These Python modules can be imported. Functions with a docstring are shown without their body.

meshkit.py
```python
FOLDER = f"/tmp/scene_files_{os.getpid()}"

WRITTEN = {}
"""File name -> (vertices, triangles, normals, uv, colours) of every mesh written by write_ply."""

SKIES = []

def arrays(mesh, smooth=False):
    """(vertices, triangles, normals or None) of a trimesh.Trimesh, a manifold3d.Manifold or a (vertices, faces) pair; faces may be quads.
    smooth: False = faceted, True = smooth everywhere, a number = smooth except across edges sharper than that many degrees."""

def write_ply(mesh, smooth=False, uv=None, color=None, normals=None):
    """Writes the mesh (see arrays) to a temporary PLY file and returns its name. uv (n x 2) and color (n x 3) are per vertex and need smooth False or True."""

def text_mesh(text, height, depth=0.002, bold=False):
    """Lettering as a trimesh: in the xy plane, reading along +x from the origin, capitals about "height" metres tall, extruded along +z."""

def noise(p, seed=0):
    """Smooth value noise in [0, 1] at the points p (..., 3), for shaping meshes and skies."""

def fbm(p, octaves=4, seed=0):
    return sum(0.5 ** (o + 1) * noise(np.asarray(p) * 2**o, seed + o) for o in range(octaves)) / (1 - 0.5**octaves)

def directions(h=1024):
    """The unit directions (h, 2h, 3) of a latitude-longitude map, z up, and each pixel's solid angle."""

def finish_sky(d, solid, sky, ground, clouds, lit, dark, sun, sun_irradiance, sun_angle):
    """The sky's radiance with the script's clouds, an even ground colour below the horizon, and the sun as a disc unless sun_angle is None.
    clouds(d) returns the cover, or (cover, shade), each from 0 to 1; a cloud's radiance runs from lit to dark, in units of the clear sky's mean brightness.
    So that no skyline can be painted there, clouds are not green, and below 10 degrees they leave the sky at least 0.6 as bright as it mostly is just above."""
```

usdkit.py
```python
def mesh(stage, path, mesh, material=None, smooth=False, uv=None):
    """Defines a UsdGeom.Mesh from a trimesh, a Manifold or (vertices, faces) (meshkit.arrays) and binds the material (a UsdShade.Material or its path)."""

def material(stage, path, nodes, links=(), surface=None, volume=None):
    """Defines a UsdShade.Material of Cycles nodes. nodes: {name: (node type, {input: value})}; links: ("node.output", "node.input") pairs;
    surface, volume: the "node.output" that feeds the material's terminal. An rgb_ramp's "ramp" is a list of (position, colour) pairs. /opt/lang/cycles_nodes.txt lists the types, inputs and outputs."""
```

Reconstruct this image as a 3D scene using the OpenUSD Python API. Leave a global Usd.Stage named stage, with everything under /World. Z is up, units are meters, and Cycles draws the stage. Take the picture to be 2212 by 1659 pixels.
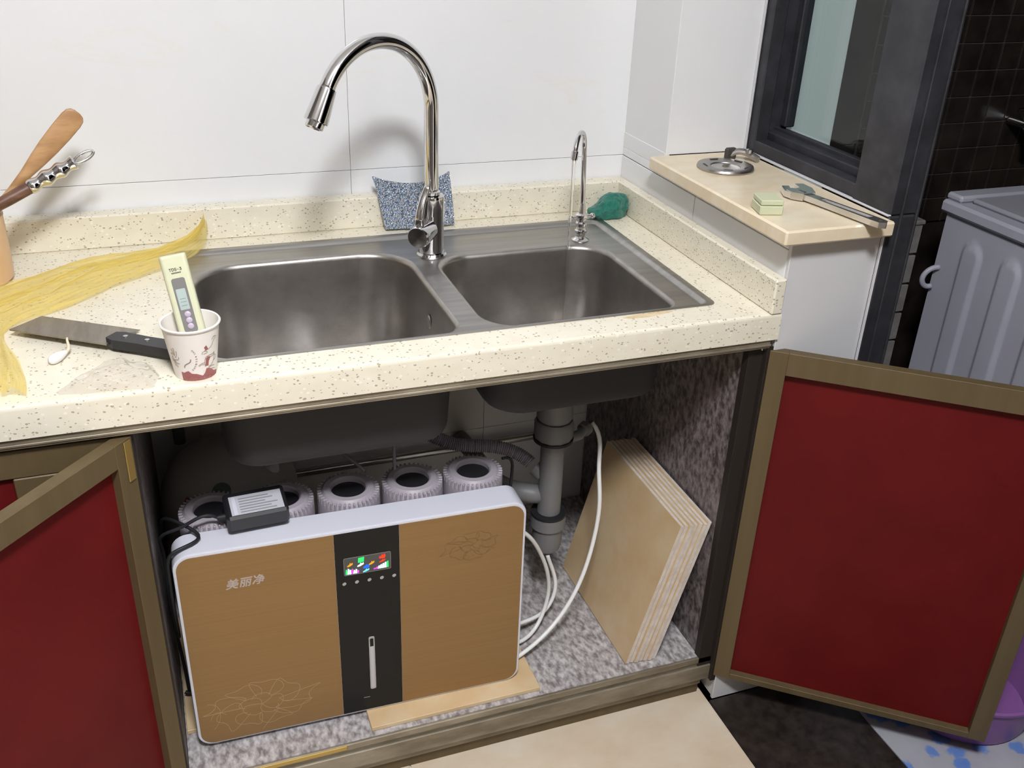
import math, random
import numpy as np
import trimesh
import usdkit, meshkit
from pxr import Usd, UsdGeom, UsdLux, UsdShade, Gf, Sdf, Vt
from shapely.geometry import Polygon, LineString, Point
from shapely import union_all

random.seed(7)
RNG = np.random.default_rng(7)
stage = Usd.Stage.CreateInMemory()
UsdGeom.SetStageUpAxis(stage, UsdGeom.Tokens.z)
UsdGeom.SetStageMetersPerUnit(stage, 1.0)
UsdGeom.Xform.Define(stage, "/World")
UsdGeom.Scope.Define(stage, "/World/Looks")

# ------------------------------------------------------------------ camera, light, exposure
cam = UsdGeom.Camera.Define(stage, "/World/camera")
CAM_POS = (-0.88498, -1.17794, 1.42967)
CAM_R = [[0.9394632, -0.3407187, 0.0363268], [-0.1273241, -0.4455509, -0.8861563], [0.3181155, 0.8278859, -0.4619604]]
rt, dn, fw = CAM_R
cam.AddTransformOp().Set(Gf.Matrix4d(rt[0], rt[1], rt[2], 0, -dn[0], -dn[1], -dn[2], 0, -fw[0], -fw[1], -fw[2], 0, *CAM_POS, 1))
cam.CreateHorizontalApertureAttr(36.0)
cam.CreateVerticalApertureAttr(36.0 * 1659 / 2212)
cam.CreateFocalLengthAttr(36.0 * 2098.63 / 2212)
cam.CreateExposureAttr(3.02)
LAMP_POS = (-0.80, -1.20, 2.385)
LAMP_STRENGTH = 21.0
LAMP_COLOR = (0.97, 0.985, 1.03)

H = 0.833          # worktop height
PI = math.pi

# ------------------------------------------------------------------ materials
LOOKS = {}


def M(name, nodes, links, surface):
    m = usdkit.material(stage, f"/World/Looks/{name}", nodes, links, surface=surface)
    LOOKS[name] = m
    return m


def plain(name, col, rough=0.5, metal=0.0, **kw):
    return M(name, {"p": ("principled_bsdf", {"base_color": col, "roughness": rough, "metallic": metal, **kw})}, [], "p.BSDF")


def noisy(name, c1, c2, scale, rough=0.5, metal=0.0, stretch=(1, 1, 1), lo=0.35, hi=0.65, detail=4, bump=0.0, bscale=None, rot=(0, 0, 0), **kw):
    n = {"g": ("geometry", {}), "mp": ("mapping", {"scale": stretch, "rotation": rot}), "n": ("noise_texture", {"scale": scale, "detail": detail, "roughness": 0.6}),
         "r": ("rgb_ramp", {"ramp": [(lo, c1), (hi, c2)]}), "p": ("principled_bsdf", {"roughness": rough, "metallic": metal, **kw})}
    l = [("g.position", "mp.vector"), ("mp.vector", "n.vector"), ("n.fac", "r.fac"), ("r.color", "p.base_color")]
    if bump:
        n["n2"] = ("noise_texture", {"scale": bscale or scale * 2, "detail": 3})
        n["b"] = ("bump", {"strength": bump, "distance": 0.002})
        l += [("mp.vector", "n2.vector"), ("n2.fac", "b.height"), ("b.normal", "p.normal")]
    return M(name, n, l, "p.BSDF")


# white glazed wall tile with faint ochre veins
M("wall_tile", {"g": ("geometry", {}), "mp": ("mapping", {"scale": (0.7, 1.6, 2.6), "rotation": (0.2, 0.85, 0.1)}),
                "n": ("noise_texture", {"scale": 3.0, "detail": 6, "roughness": 0.62, "distortion": 1.6}),
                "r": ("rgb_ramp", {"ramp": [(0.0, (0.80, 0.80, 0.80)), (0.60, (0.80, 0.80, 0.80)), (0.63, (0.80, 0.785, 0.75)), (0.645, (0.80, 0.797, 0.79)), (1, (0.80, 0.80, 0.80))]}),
                "p": ("principled_bsdf", {"roughness": 0.22, "specular_ior_level": 0.4})},
  [("g.position", "mp.vector"), ("mp.vector", "n.vector"), ("n.fac", "r.fac"), ("r.color", "p.base_color")], "p.BSDF")
plain("grout", (0.74, 0.73, 0.72), 0.8)
plain("plaster", (0.80, 0.80, 0.79), 0.8)
plain("ceiling_white", (0.86, 0.86, 0.85), 0.9)
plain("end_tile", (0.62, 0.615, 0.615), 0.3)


def stone(name, base, base2, dark, light):
    return M(name, {"g": ("geometry", {}), "mp": ("mapping", {"scale": (1.0, 1.0, 1.35)}),
                    "n": ("noise_texture", {"scale": 30, "detail": 4}),
                    "r0": ("rgb_ramp", {"ramp": [(0.35, base), (0.65, base2)]}),
                    "wn": ("noise_texture", {"scale": 90, "detail": 2}),
                    "vm": ("vector_math", {"math_type": "multiply_add", "vector2": (0.006, 0.006, 0.006)}),
                    "v": ("voronoi_texture", {"scale": 200, "feature": "f1"}),
                    "sc": ("separate_color", {}),
                    "thr": ("math", {"math_type": "multiply", "value2": 0.42}),
                    "lt": ("math", {"math_type": "less_than"}),
                    "pick": ("math", {"math_type": "less_than", "value2": 0.55}),
                    "both": ("math", {"math_type": "multiply"}),
                    "dim": ("math", {"math_type": "multiply", "value2": 0.88}),
                    "v2": ("voronoi_texture", {"scale": 90, "feature": "f1"}),
                    "sc2": ("separate_color", {}),
                    "lt2": ("math", {"math_type": "less_than", "value2": 0.22}),
                    "pick2": ("math", {"math_type": "less_than", "value2": 0.22}),
                    "both2": ("math", {"math_type": "multiply"}),
                    "m2": ("mix_color", {"b": light}), "m1": ("mix_color", {"b": dark}),
                    "p": ("principled_bsdf", {"roughness": 0.28, "specular_ior_level": 0.45})},
             [("g.position", "mp.vector"), ("mp.vector", "n.vector"), ("n.fac", "r0.fac"), ("mp.vector", "wn.vector"), ("wn.color", "vm.vector1"), ("mp.vector", "vm.vector3"),
              ("vm.vector", "v.vector"), ("v.color", "sc.color"), ("sc.r", "thr.value1"), ("v.distance", "lt.value1"), ("thr.value", "lt.value2"),
              ("sc.g", "pick.value1"), ("lt.value", "both.value1"), ("pick.value", "both.value2"), ("both.value", "dim.value1"),
              ("mp.vector", "v2.vector"), ("v2.color", "sc2.color"), ("v2.distance", "lt2.value1"), ("sc2.g", "pick2.value1"), ("lt2.value", "both2.value1"), ("pick2.value", "both2.value2"),
              ("r0.color", "m2.a"), ("both2.value", "m2.fac"), ("m2.result", "m1.a"), ("dim.value", "m1.fac"), ("m1.result", "p.base_color")], "p.BSDF")


stone("quartz", (0.745, 0.69, 0.555), (0.785, 0.735, 0.60), (0.36, 0.31, 0.22), (0.84, 0.80, 0.68))
noisy("sill_stone", (0.74, 0.61, 0.42), (0.80, 0.70, 0.53), 14, 0.25, detail=6, stretch=(1, 2, 1))
noisy("beige_tile", (0.60, 0.40, 0.20), (0.68, 0.53, 0.33), 9, 0.35, detail=6, lo=0.3, hi=0.62)
noisy("tile_back", (0.60, 0.53, 0.47), (0.72, 0.67, 0.62), 60, 0.85)
noisy("floor_tile", (0.62, 0.50, 0.36), (0.70, 0.61, 0.48), 6, 0.35, detail=7, stretch=(1, 1.6, 1))
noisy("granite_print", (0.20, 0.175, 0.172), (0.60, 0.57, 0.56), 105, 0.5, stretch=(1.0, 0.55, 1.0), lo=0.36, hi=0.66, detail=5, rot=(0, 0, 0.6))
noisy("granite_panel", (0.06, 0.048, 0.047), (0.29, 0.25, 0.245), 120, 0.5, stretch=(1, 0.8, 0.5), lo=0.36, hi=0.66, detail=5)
noisy("dark_threshold", (0.014, 0.010, 0.008), (0.035, 0.027, 0.022), 40, 0.3, detail=6)
noisy("dark_mosaic", (0.012, 0.009, 0.008), (0.030, 0.022, 0.017), 12, 0.35, detail=3)
plain("dark_grout", (0.085, 0.070, 0.060), 0.9)
noisy("pier_tile", (0.20, 0.185, 0.165), (0.27, 0.255, 0.235), 30, 0.5)
noisy("bronze", (0.115, 0.080, 0.036), (0.135, 0.096, 0.045), 40, 0.55, metal=0.2, stretch=(1, 1, 0.05))
noisy("bronze_rail", (0.19, 0.155, 0.105), (0.34, 0.30, 0.225), 25, 0.45, metal=0.3, stretch=(0.3, 1, 1))
plain("gold_trim", (0.50, 0.36, 0.12), 0.3, 0.8)
plain("dark_bronze", (0.022, 0.016, 0.012), 0.6, 0.1)
noisy("red_panel", (0.104, 0.0062, 0.007), (0.124, 0.008, 0.0085), 8, 0.45, specular_ior_level=0.12)
noisy("dark_aluminium", (0.030, 0.030, 0.035), (0.055, 0.055, 0.063), 22, 0.5, metal=0.25, detail=5, lo=0.4, hi=0.75)
plain("sealant", (0.55, 0.54, 0.55), 0.7)
noisy("brushed_steel", (0.36, 0.35, 0.335), (0.45, 0.44, 0.425), 60, 0.38, metal=1.0, stretch=(0.05, 1, 1), bump=0.10, bscale=240)
noisy("bowl_steel", (0.40, 0.375, 0.35), (0.47, 0.445, 0.42), 50, 0.36, metal=1.0, stretch=(0.5, 0.5, 0.6), bump=0.06, bscale=500)
plain("chrome", (0.72, 0.71, 0.72), 0.07, 1.0)
plain("satin_steel", (0.55, 0.54, 0.53), 0.28, 1.0)
plain("wrench_steel", (0.72, 0.71, 0.70), 0.24, 1.0)
plain("old_steel", (0.42, 0.40, 0.38), 0.36, 1.0)
noisy("blade_steel", (0.30, 0.275, 0.24), (0.38, 0.35, 0.31), 30, 0.45, metal=0.9, stretch=(3, 0.4, 1))
plain("black_plastic", (0.016, 0.016, 0.019), 0.4)
plain("black_rubber", (0.010, 0.010, 0.012), 0.6)
plain("gloss_white", (0.66, 0.67, 0.74), 0.22)
plain("white_plastic", (0.75, 0.74, 0.76), 0.4)
plain("cap_plastic", (0.38, 0.34, 0.38), 0.45)
noisy("gold_panel", (0.270, 0.155, 0.056), (0.30, 0.175, 0.066), 40, 0.42, metal=0.25, stretch=(0.02, 1, 6), lo=0.3, hi=0.7)
plain("gold_line", (0.42, 0.30, 0.165), 0.4, 0.1)
plain("gold_line_faint", (0.37, 0.245, 0.115), 0.4, 0.1)
plain("silver_letter", (0.46, 0.39, 0.35), 0.4, 0.1)
plain("gloss_black", (0.009, 0.009, 0.009), 0.3, specular_ior_level=0.25)
plain("display_grey", (0.075, 0.075, 0.075), 0.2)
plain("display_rim", (0.20, 0.21, 0.19), 0.3)
plain("button_grey", (0.42, 0.40, 0.39), 0.4)
plain("tank_paint", (0.42, 0.41, 0.38), 0.45)
plain("grey_pipe", (0.175, 0.175, 0.175), 0.5)
plain("grey_hose", (0.36, 0.33, 0.38), 0.5)
plain("white_tube", (0.82, 0.82, 0.80), 0.35)
plain("label_white", (0.52, 0.52, 0.56), 0.5)
plain("print_dark", (0.05, 0.045, 0.04), 0.6)
plain("print_grey", (0.26, 0.26, 0.28), 0.6)
plain("sticker_red", (0.30, 0.10, 0.07), 0.5)
plain("sticker_green", (0.10, 0.14, 0.11), 0.5)
noisy("wood_light", (0.40, 0.21, 0.085), (0.56, 0.33, 0.15), 18, 0.45, stretch=(0.6, 3, 3), rot=(0, 0.7, 0))
noisy("wood_dark", (0.10, 0.045, 0.025), (0.19, 0.09, 0.055), 40, 0.4, stretch=(0.4, 3, 3), rot=(0, 0.5, 0))
plain("pot_clay", (0.72, 0.47, 0.27), 0.35)
plain("paper_cup", (0.84, 0.79, 0.74), 0.5)
plain("cup_red", (0.34, 0.115, 0.11), 0.55)
plain("cup_brown", (0.30, 0.23, 0.18), 0.55)
plain("meter_shell", (0.66, 0.66, 0.46), 0.4)
plain("meter_face", (0.22, 0.21, 0.20), 0.3)
plain("meter_lcd", (0.44, 0.52, 0.49), 0.25)
plain("meter_button", (0.52, 0.44, 0.55), 0.25)
noisy("green_cloth", (0.006, 0.105, 0.075), (0.012, 0.18, 0.125), 160, 0.9, bump=0.8, bscale=420, sheen_weight=0.3)
plain("clove_skin", (0.84, 0.80, 0.78), 0.35)
plain("clove_stem", (0.70, 0.60, 0.44), 0.6)
plain("soap_block", (0.58, 0.60, 0.40), 0.5)
plain("tub_purple", (0.24, 0.10, 0.30), 0.35)
noisy("washer_white", (0.40, 0.395, 0.455), (0.45, 0.445, 0.505), 3, 0.4)
plain("washer_lid", (0.34, 0.335, 0.375), 0.4)
plain("column_paint", (0.80, 0.85, 0.83), 0.7)
# balcony floor: white sheet with loose blue blotches
M("blue_print_floor", {"g": ("geometry", {}), "n": ("noise_texture", {"scale": 60, "detail": 2}), "vm": ("vector_math", {"math_type": "multiply_add", "vector2": (0.03, 0.03, 0.0)}),
                       "v": ("voronoi_texture", {"scale": 21}), "r": ("rgb_ramp", {"ramp": [(0.0, (0.10, 0.20, 0.52)), (0.34, (0.14, 0.24, 0.54)), (0.44, (0.36, 0.36, 0.40)), (1, (0.40, 0.40, 0.43))]}),
                       "p": ("principled_bsdf", {"roughness": 0.35})},
  [("g.position", "vm.vector3"), ("g.position", "n.vector"), ("n.color", "vm.vector1"), ("vm.vector", "v.vector"), ("v.distance", "r.fac"), ("r.color", "p.base_color")], "p.BSDF")
# metallised scouring cloth: blue with glittering loops
M("scourer", {"g": ("geometry", {}), "v": ("voronoi_texture", {"scale": 190}), "r": ("rgb_ramp", {"ramp": [(0, (0.72, 0.82, 0.92)), (0.4, (0.36, 0.47, 0.64)), (0.85, (0.15, 0.23, 0.38))]}),
              "b": ("bump", {"strength": 0.9, "distance": 0.004, "invert": True}), "p": ("principled_bsdf", {"roughness": 0.24, "metallic": 0.75})},
  [("g.position", "v.vector"), ("v.distance", "r.fac"), ("r.color", "p.base_color"), ("v.distance", "b.height"), ("b.normal", "p.normal")], "p.BSDF")
# yellow net bag: woven threads, open holes between them
M("net", {"g": ("texture_coordinate", {}), "mp": ("mapping", {"scale": (15, 64, 1)}), "n": ("noise_texture", {"scale": 1, "detail": 3, "distortion": 0.6}),
          "r": ("rgb_ramp", {"ramp": [(0.34, (0.16, 0.16, 0.16)), (0.68, (0.84, 0.84, 0.84))]}),
          "d": ("principled_bsdf", {"base_color": (0.84, 0.66, 0.19), "roughness": 0.4}), "tl": ("translucent_bsdf", {"color": (0.90, 0.76, 0.30)}),
          "t": ("transparent_bsdf", {"color": (1.0, 0.97, 0.80)}), "a": ("mix_closure", {"fac": 0.35}), "s": ("mix_closure", {})},
  [("g.UV", "mp.vector"), ("mp.vector", "n.vector"), ("n.fac", "r.fac"), ("d.BSDF", "a.closure1"), ("tl.BSDF", "a.closure2"),
   ("r.color", "s.fac"), ("t.BSDF", "s.closure1"), ("a.closure", "s.closure2")], "s.closure")
M("clear_film", {"f": ("layer_weight", {"blend": 0.35}), "add": ("math", {"math_type": "multiply_add", "value2": 0.28, "value3": 0.09, "use_clamp": True}),
                 "t": ("transparent_bsdf", {"color": (0.965, 0.95, 0.945)}), "g": ("glossy_bsdf", {"color": (1, 1, 1), "roughness": 0.05}), "s": ("mix_closure", {})},
  [("f.facing", "add.value1"), ("add.value", "s.fac"), ("t.BSDF", "s.closure1"), ("g.BSDF", "s.closure2")], "s.closure")
M("window_glass", {"t": ("transparent_bsdf", {"color": (0.93, 0.97, 0.955)}), "g": ("glossy_bsdf", {"color": (1, 1, 1), "roughness": 0.02}), "s": ("mix_closure", {"fac": 0.035})},
  [("t.BSDF", "s.closure1"), ("g.BSDF", "s.closure2")], "s.closure")
M("water", {"p": ("principled_bsdf", {"base_color": (1, 1, 1), "roughness": 0.0, "ior": 1.33, "transmission_weight": 1.0})}, [], "p.BSDF")


def glow(name, col, strength):
    return M(name, {"e": ("emission", {"color": col, "strength": strength})}, [], "e.emission")


noisy("stain_brown", (0.60, 0.44, 0.22), (0.72, 0.60, 0.40), 90, 0.4)
plain("undercoat", (0.030, 0.030, 0.032), 0.75)
noisy("brown_wall", (0.10, 0.085, 0.07), (0.14, 0.12, 0.10), 5, 0.6)
glow("lamp_glow", LAMP_COLOR, LAMP_STRENGTH)
glow("led_green", (0.06, 1.0, 0.22), 0.132)
glow("led_white", (0.55, 1.0, 0.80), 0.264)
glow("led_orange", (1.0, 0.36, 0.02), 0.156)
glow("led_red", (1.0, 0.07, 0.03), 0.132)
glow("led_blue", (0.03, 0.16, 1.0), 0.156)
glow("led_cyan", (0.15, 0.60, 1.0), 0.192)
glow("led_magenta", (0.85, 0.08, 0.9), 0.156)

# ------------------------------------------------------------------ scene tree helpers
TAKEN = {}


def numbered(parent, name):
    k = TAKEN.get((parent, name), -1) + 1
    TAKEN[(parent, name)] = k
    return name if k == 0 else f"{name}_{k:03d}"


def tag(prim, label=None, cat=None, group=None, kind=None):
    for key, v in (("label", label), ("category", cat), ("group", group), ("kind", kind)):
        if v:
            prim.SetCustomDataByKey(key, v)
    return prim


class Node:
    def __init__(self, prim, origin):
        self.prim, self.origin = prim, np.asarray(origin, float)

    @property
    def path(self):
        return str(self.prim.GetPath())


def thing(name, label, cat=None, loc=(0, 0, 0), group=None, kind=None):
    x = UsdGeom.Xform.Define(stage, "/World/" + numbered("/World", name))
    x.AddTranslateOp().Set(Gf.Vec3d(*map(float, loc)))
    return Node(tag(x.GetPrim(), label, cat, group, kind), loc)


def obj(name, mesh, mat, parent=None, smooth=30, uv=None, label=None, cat=None, group=None, kind=None):
    """One Mesh prim (vertices given in world coordinates) under parent or /World."""
    if isinstance(mesh, (list, tuple)) and len(mesh) and isinstance(mesh[0], trimesh.Trimesh):
        mesh = trimesh.util.concatenate(list(mesh))
    base = parent.path if parent is not None else "/World"
    if parent is None:
        lo = mesh.bounds
        org = np.array([lo[:, 0].mean(), lo[:, 1].mean(), lo[0, 2]])
    else:
        org = parent.origin
    m = mesh.copy()
    m.apply_translation(-org)
    p = usdkit.mesh(stage, f"{base}/{numbered(base, name)}", m, LOOKS[mat], smooth=(True if uv is not None else smooth), uv=uv)
    if parent is None:
        UsdGeom.Xformable(p).AddTranslateOp().Set(Gf.Vec3d(*map(float, org)))
    tag(p.GetPrim(), label, cat, group, kind)
    return Node(p.GetPrim(), org)


# ------------------------------------------------------------------ mesh helpers
def box(x0, x1, y0, y1, z0, z1, c=0.0):
    if c <= 0:
        m = trimesh.creation.box([x1 - x0, y1 - y0, z1 - z0])
        m.apply_translation([(x0 + x1) / 2, (y0 + y1) / 2, (z0 + z1) / 2])
        return m
    c = min(c, (x1 - x0) / 2.01, (y1 - y0) / 2.01, (z1 - z0) / 2.01)
    pts = []
    for sx in (0, 1):
        for sy in (0, 1):
            for sz in (0, 1):
                p = np.array([(x0, x1)[sx], (y0, y1)[sy], (z0, z1)[sz]])
                d = np.array([1 - 2 * sx, 1 - 2 * sy, 1 - 2 * sz]) * c
                for k in range(3):
                    q = p + d
                    q[k] = p[k]
                    pts.append(q)
    return trimesh.convex.convex_hull(np.array(pts))


def xform(mesh, origin=(0, 0, 0), ex=(1, 0, 0), ey=(0, 1, 0), ez=None):
    """Local mesh to world: x,y,z axes map to ex, ey, ez at origin."""
    ex, ey = np.asarray(ex, float), np.asarray(ey, float)
    ex = ex / np.linalg.norm(ex)
    ez = np.cross(ex, ey) if ez is None else np.asarray(ez, float)
    ez = ez / np.linalg.norm(ez)
    ey = np.cross(ez, ex)
    T = np.eye(4)
    T[:3, 0], T[:3, 1], T[:3, 2], T[:3, 3] = ex, ey, ez, origin
    m = mesh.copy()
    m.apply_transform(T)
    return m


def spline(pts, n=40):
    pts = np.asarray(pts, float)
    from scipy.interpolate import CubicSpline
    t = np.concatenate([[0], np.cumsum(np.linalg.norm(np.diff(pts, axis=0), axis=1))])
    return CubicSpline(t, pts)(np.linspace(0, t[-1], n))


def tube(pts, r, n=12, caps=True, flat=1.0):
    pts = np.asarray(pts, float)
    k = len(pts)
    r = np.broadcast_to(np.asarray(r, float), (k,))
    tan = np.gradient(pts, axis=0)
    tan /= np.linalg.norm(tan, axis=1, keepdims=True)
    a = np.array([0, 0, 1.0]) if abs(tan[0][2]) < 0.9 else np.array([1.0, 0, 0])
    u = np.cross(tan[0], a)
    u /= np.linalg.norm(u)
    v, f = [], []
    ang = np.linspace(0, 2 * PI, n, endpoint=False)
    for i in range(k):
        u = u - tan[i] * (u @ tan[i])
        u /= np.linalg.norm(u)
        w = np.cross(tan[i], u)
        v += [pts[i] + r[i] * (math.cos(t) * u + flat * math.sin(t) * w) for t in ang]
    for i in range(k - 1):
        for j in range(n):
            a, b = i * n + j, i * n + (j + 1) % n
            f += [[a, b, b + n], [a, b + n, a + n]]
    if caps:
        v += [pts[0], pts[-1]]
        s, e = len(v) - 2, len(v) - 1
        for j in range(n):
            f += [[s, (j + 1) % n, j], [e, (k - 1) * n + j, (k - 1) * n + (j + 1) % n]]
    return trimesh.Trimesh(np.array(v), np.array(f), process=False)


def lathe(profile, n=32, at=(0, 0, 0), axis=None):
    """profile: (r, z) pairs from bottom to top (outer surface upwards)."""
    v, f, k = [], [], len(profile)
    for r, z in profile:
        for t in np.linspace(0, 2 * PI, n, endpoint=False):
            v.append([max(r, 1e-5) * math.cos(t), max(r, 1e-5) * math.sin(t), z])
    for i in range(k - 1):
        for j in range(n):
            a, b = i * n + j, i * n + (j + 1) % n
            f += [[a, b, b + n], [a, b + n, a + n]]
    m = trimesh.Trimesh(np.array(v), np.array(f), process=False)
    if axis is not None:
        ez = np.asarray(axis, float) / np.linalg.norm(axis)
        ex = np.cross([0, 0, 1.0], ez) if abs(ez[2]) < 0.99 else np.array([1.0, 0, 0])
        m = xform(m, at, ex, np.cross(ez, ex), ez)
    else:
        m.apply_translation(at)
    return m


def loft(rings, cap0=False, cap1=False):
    n, v, f = len(rings[0]), np.vstack(rings), []
    for i in range(len(rings) - 1):
        for j in range(n):
            a, b = i * n + j, i * n + (j + 1) % n
            f += [[a, b, b + n], [a, b + n, a + n]]
    v = list(v)
    for flag, i in ((cap0, 0), (cap1, len(rings) - 1)):
        if flag:
            v.append(np.mean(rings[i], axis=0))
            c = len(v) - 1
            for j in range(n):
                a, b = i * n + j, i * n + (j + 1) % n
                f.append([c, b, a] if i == 0 else [c, a, b])
    return trimesh.Trimesh(np.array(v), np.array(f), process=False)


def rrect(x0, x1, y0, y1, radii, n=8):
    """Rounded rectangle outline, counter-clockwise; radii (front-left, front-right, back-right, back-left)."""
    if np.ndim(radii) == 0:
        radii = (radii,) * 4
    m = min(x1 - x0, y1 - y0) / 2.01
    fl, fr, br, bl = [min(max(r, 1e-4), m) for r in radii]
    out = []
    for cx, cy, r, a0 in ((x0 + fl, y0 + fl, fl, PI), (x1 - fr, y0 + fr, fr, 1.5 * PI), (x1 - br, y1 - br, br, 0), (x0 + bl, y1 - bl, bl, PI / 2)):
        for t in np.linspace(a0, a0 + PI / 2, n):
            out.append((cx + r * math.cos(t), cy + r * math.sin(t)))
    return np.array(out)


def ring3(xy, z):
    return np.column_stack([xy, np.full(len(xy), z)])


def extrude(poly, h):
    parts = [trimesh.creation.extrude_polygon(g, h, engine="earcut") for g in getattr(poly, "geoms", [poly]) if g.area > 0]
    return trimesh.util.concatenate(parts)


def sheet(poly, z, holes_ok=True):
    v, f = trimesh.creation.triangulate_polygon(poly, engine="earcut")
    return trimesh.Trimesh(np.column_stack([v, np.full(len(v), z)]), f, process=False)


def grid_mesh(P, thick=0.0):
    """P: (a, b, 3) points; a closed thin shell when thick > 0, with uv."""
    a, b = P.shape[:2]
    idx = np.arange(a * b).reshape(a, b)
    q = np.stack([idx[:-1, :-1], idx[1:, :-1], idx[1:, 1:], idx[:-1, 1:]], -1).reshape(-1, 4)
    f = np.vstack([q[:, [0, 1, 2]], q[:, [0, 2, 3]]])
    v = P.reshape(-1, 3)
    uv = np.stack(np.meshgrid(np.linspace(0, 1, a), np.linspace(0, 1, b), indexing="ij"), -1).reshape(-1, 2)
    if thick > 0:
        m = trimesh.Trimesh(v, f, process=False)
        n = m.vertex_normals
        v2 = v - n * thick
        border = np.concatenate([idx[0, :], idx[1:, -1], idx[-1, -2::-1], idx[-2:0:-1, 0]])
        side = []
        for i in range(len(border)):
            p, q2 = border[i], border[(i + 1) % len(border)]
            side += [[p, q2, q2 + a * b], [p, q2 + a * b, p + a * b]]
        f = np.vstack([f, f[:, ::-1] + a * b, side])
        v = np.vstack([v, v2])
        uv = np.vstack([uv, uv])
    return trimesh.Trimesh(v, f, process=False), uv


def dirxy(a):
    return np.array([math.cos(a), math.sin(a), 0.0])


# ================================================================== SETTING
YB = 0.603          # face of the back wall
XL, XW, YF, ZC = -2.05, 0.022, -2.55, 2.5   # room limits: left wall, right low wall face, front wall, ceiling

# floor of the kitchen: big beige tiles, each its own piece
fl = thing("floor", "beige marbled kitchen floor tiles", None, (0, 0, 0), kind="structure")
obj("screed", box(XL, 0.013, YF, YB, -0.06, -0.004), "grout", fl)
xs = [-2.05, -1.787, -1.187, -0.587, 0.0125]
ys = [-2.55, -1.98, -1.38, -0.78, -0.18, 0.42, 0.603]
for a, b in zip(xs[:-1], xs[1:]):
    for c, d in zip(ys[:-1], ys[1:]):
        obj("tile", box(a + 0.001, b - 0.001, c + 0.001, d - 0.001, -0.012, 0, 0.001), "floor_tile", fl)
th = obj("trim_1", box(0.0140, 0.2825, -0.92, 0.004, -0.05, 0.0, 0.002), "dark_threshold", label="dark polished stone threshold between kitchen and balcony", kind="structure")
bf = obj("floor_balcony", box(0.2835, 1.95, -1.2, 0.62, -0.05, -0.001), "blue_print_floor", label="white balcony floor covering with blue blotches", kind="structure")

# back wall: white glazed tiles 60 x 30
wb = thing("wall_back", "white glazed wall tiles with faint ochre veins behind the sink", None, (0, YB, 0), kind="structure")
obj("backing", box(XL, 0.30, YB + 0.004, YB + 0.14, -0.05, ZC), "grout", wb)
zs = [0.0, 0.035, 0.335, 0.635, 0.935, 1.235, 1.535, 1.835, 2.135, 2.435, 2.5]
for i, (a, b) in enumerate(zip(zs[:-1], zs[1:])):
    x_off = -0.5405 if i >= 3 else -0.265
    js = [XL] + [x for x in (x_off - 1.2, x_off - 0.6, x_off, x_off + 0.6) if XL < x < 0.13] + [0.13]
    for p, q in zip(js[:-1], js[1:]):
        obj("tile", box(p + 0.0004, q - 0.0004, YB, YB + 0.01, a + 0.0004, b - 0.0004, 0.0004), "wall_tile", wb)
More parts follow.
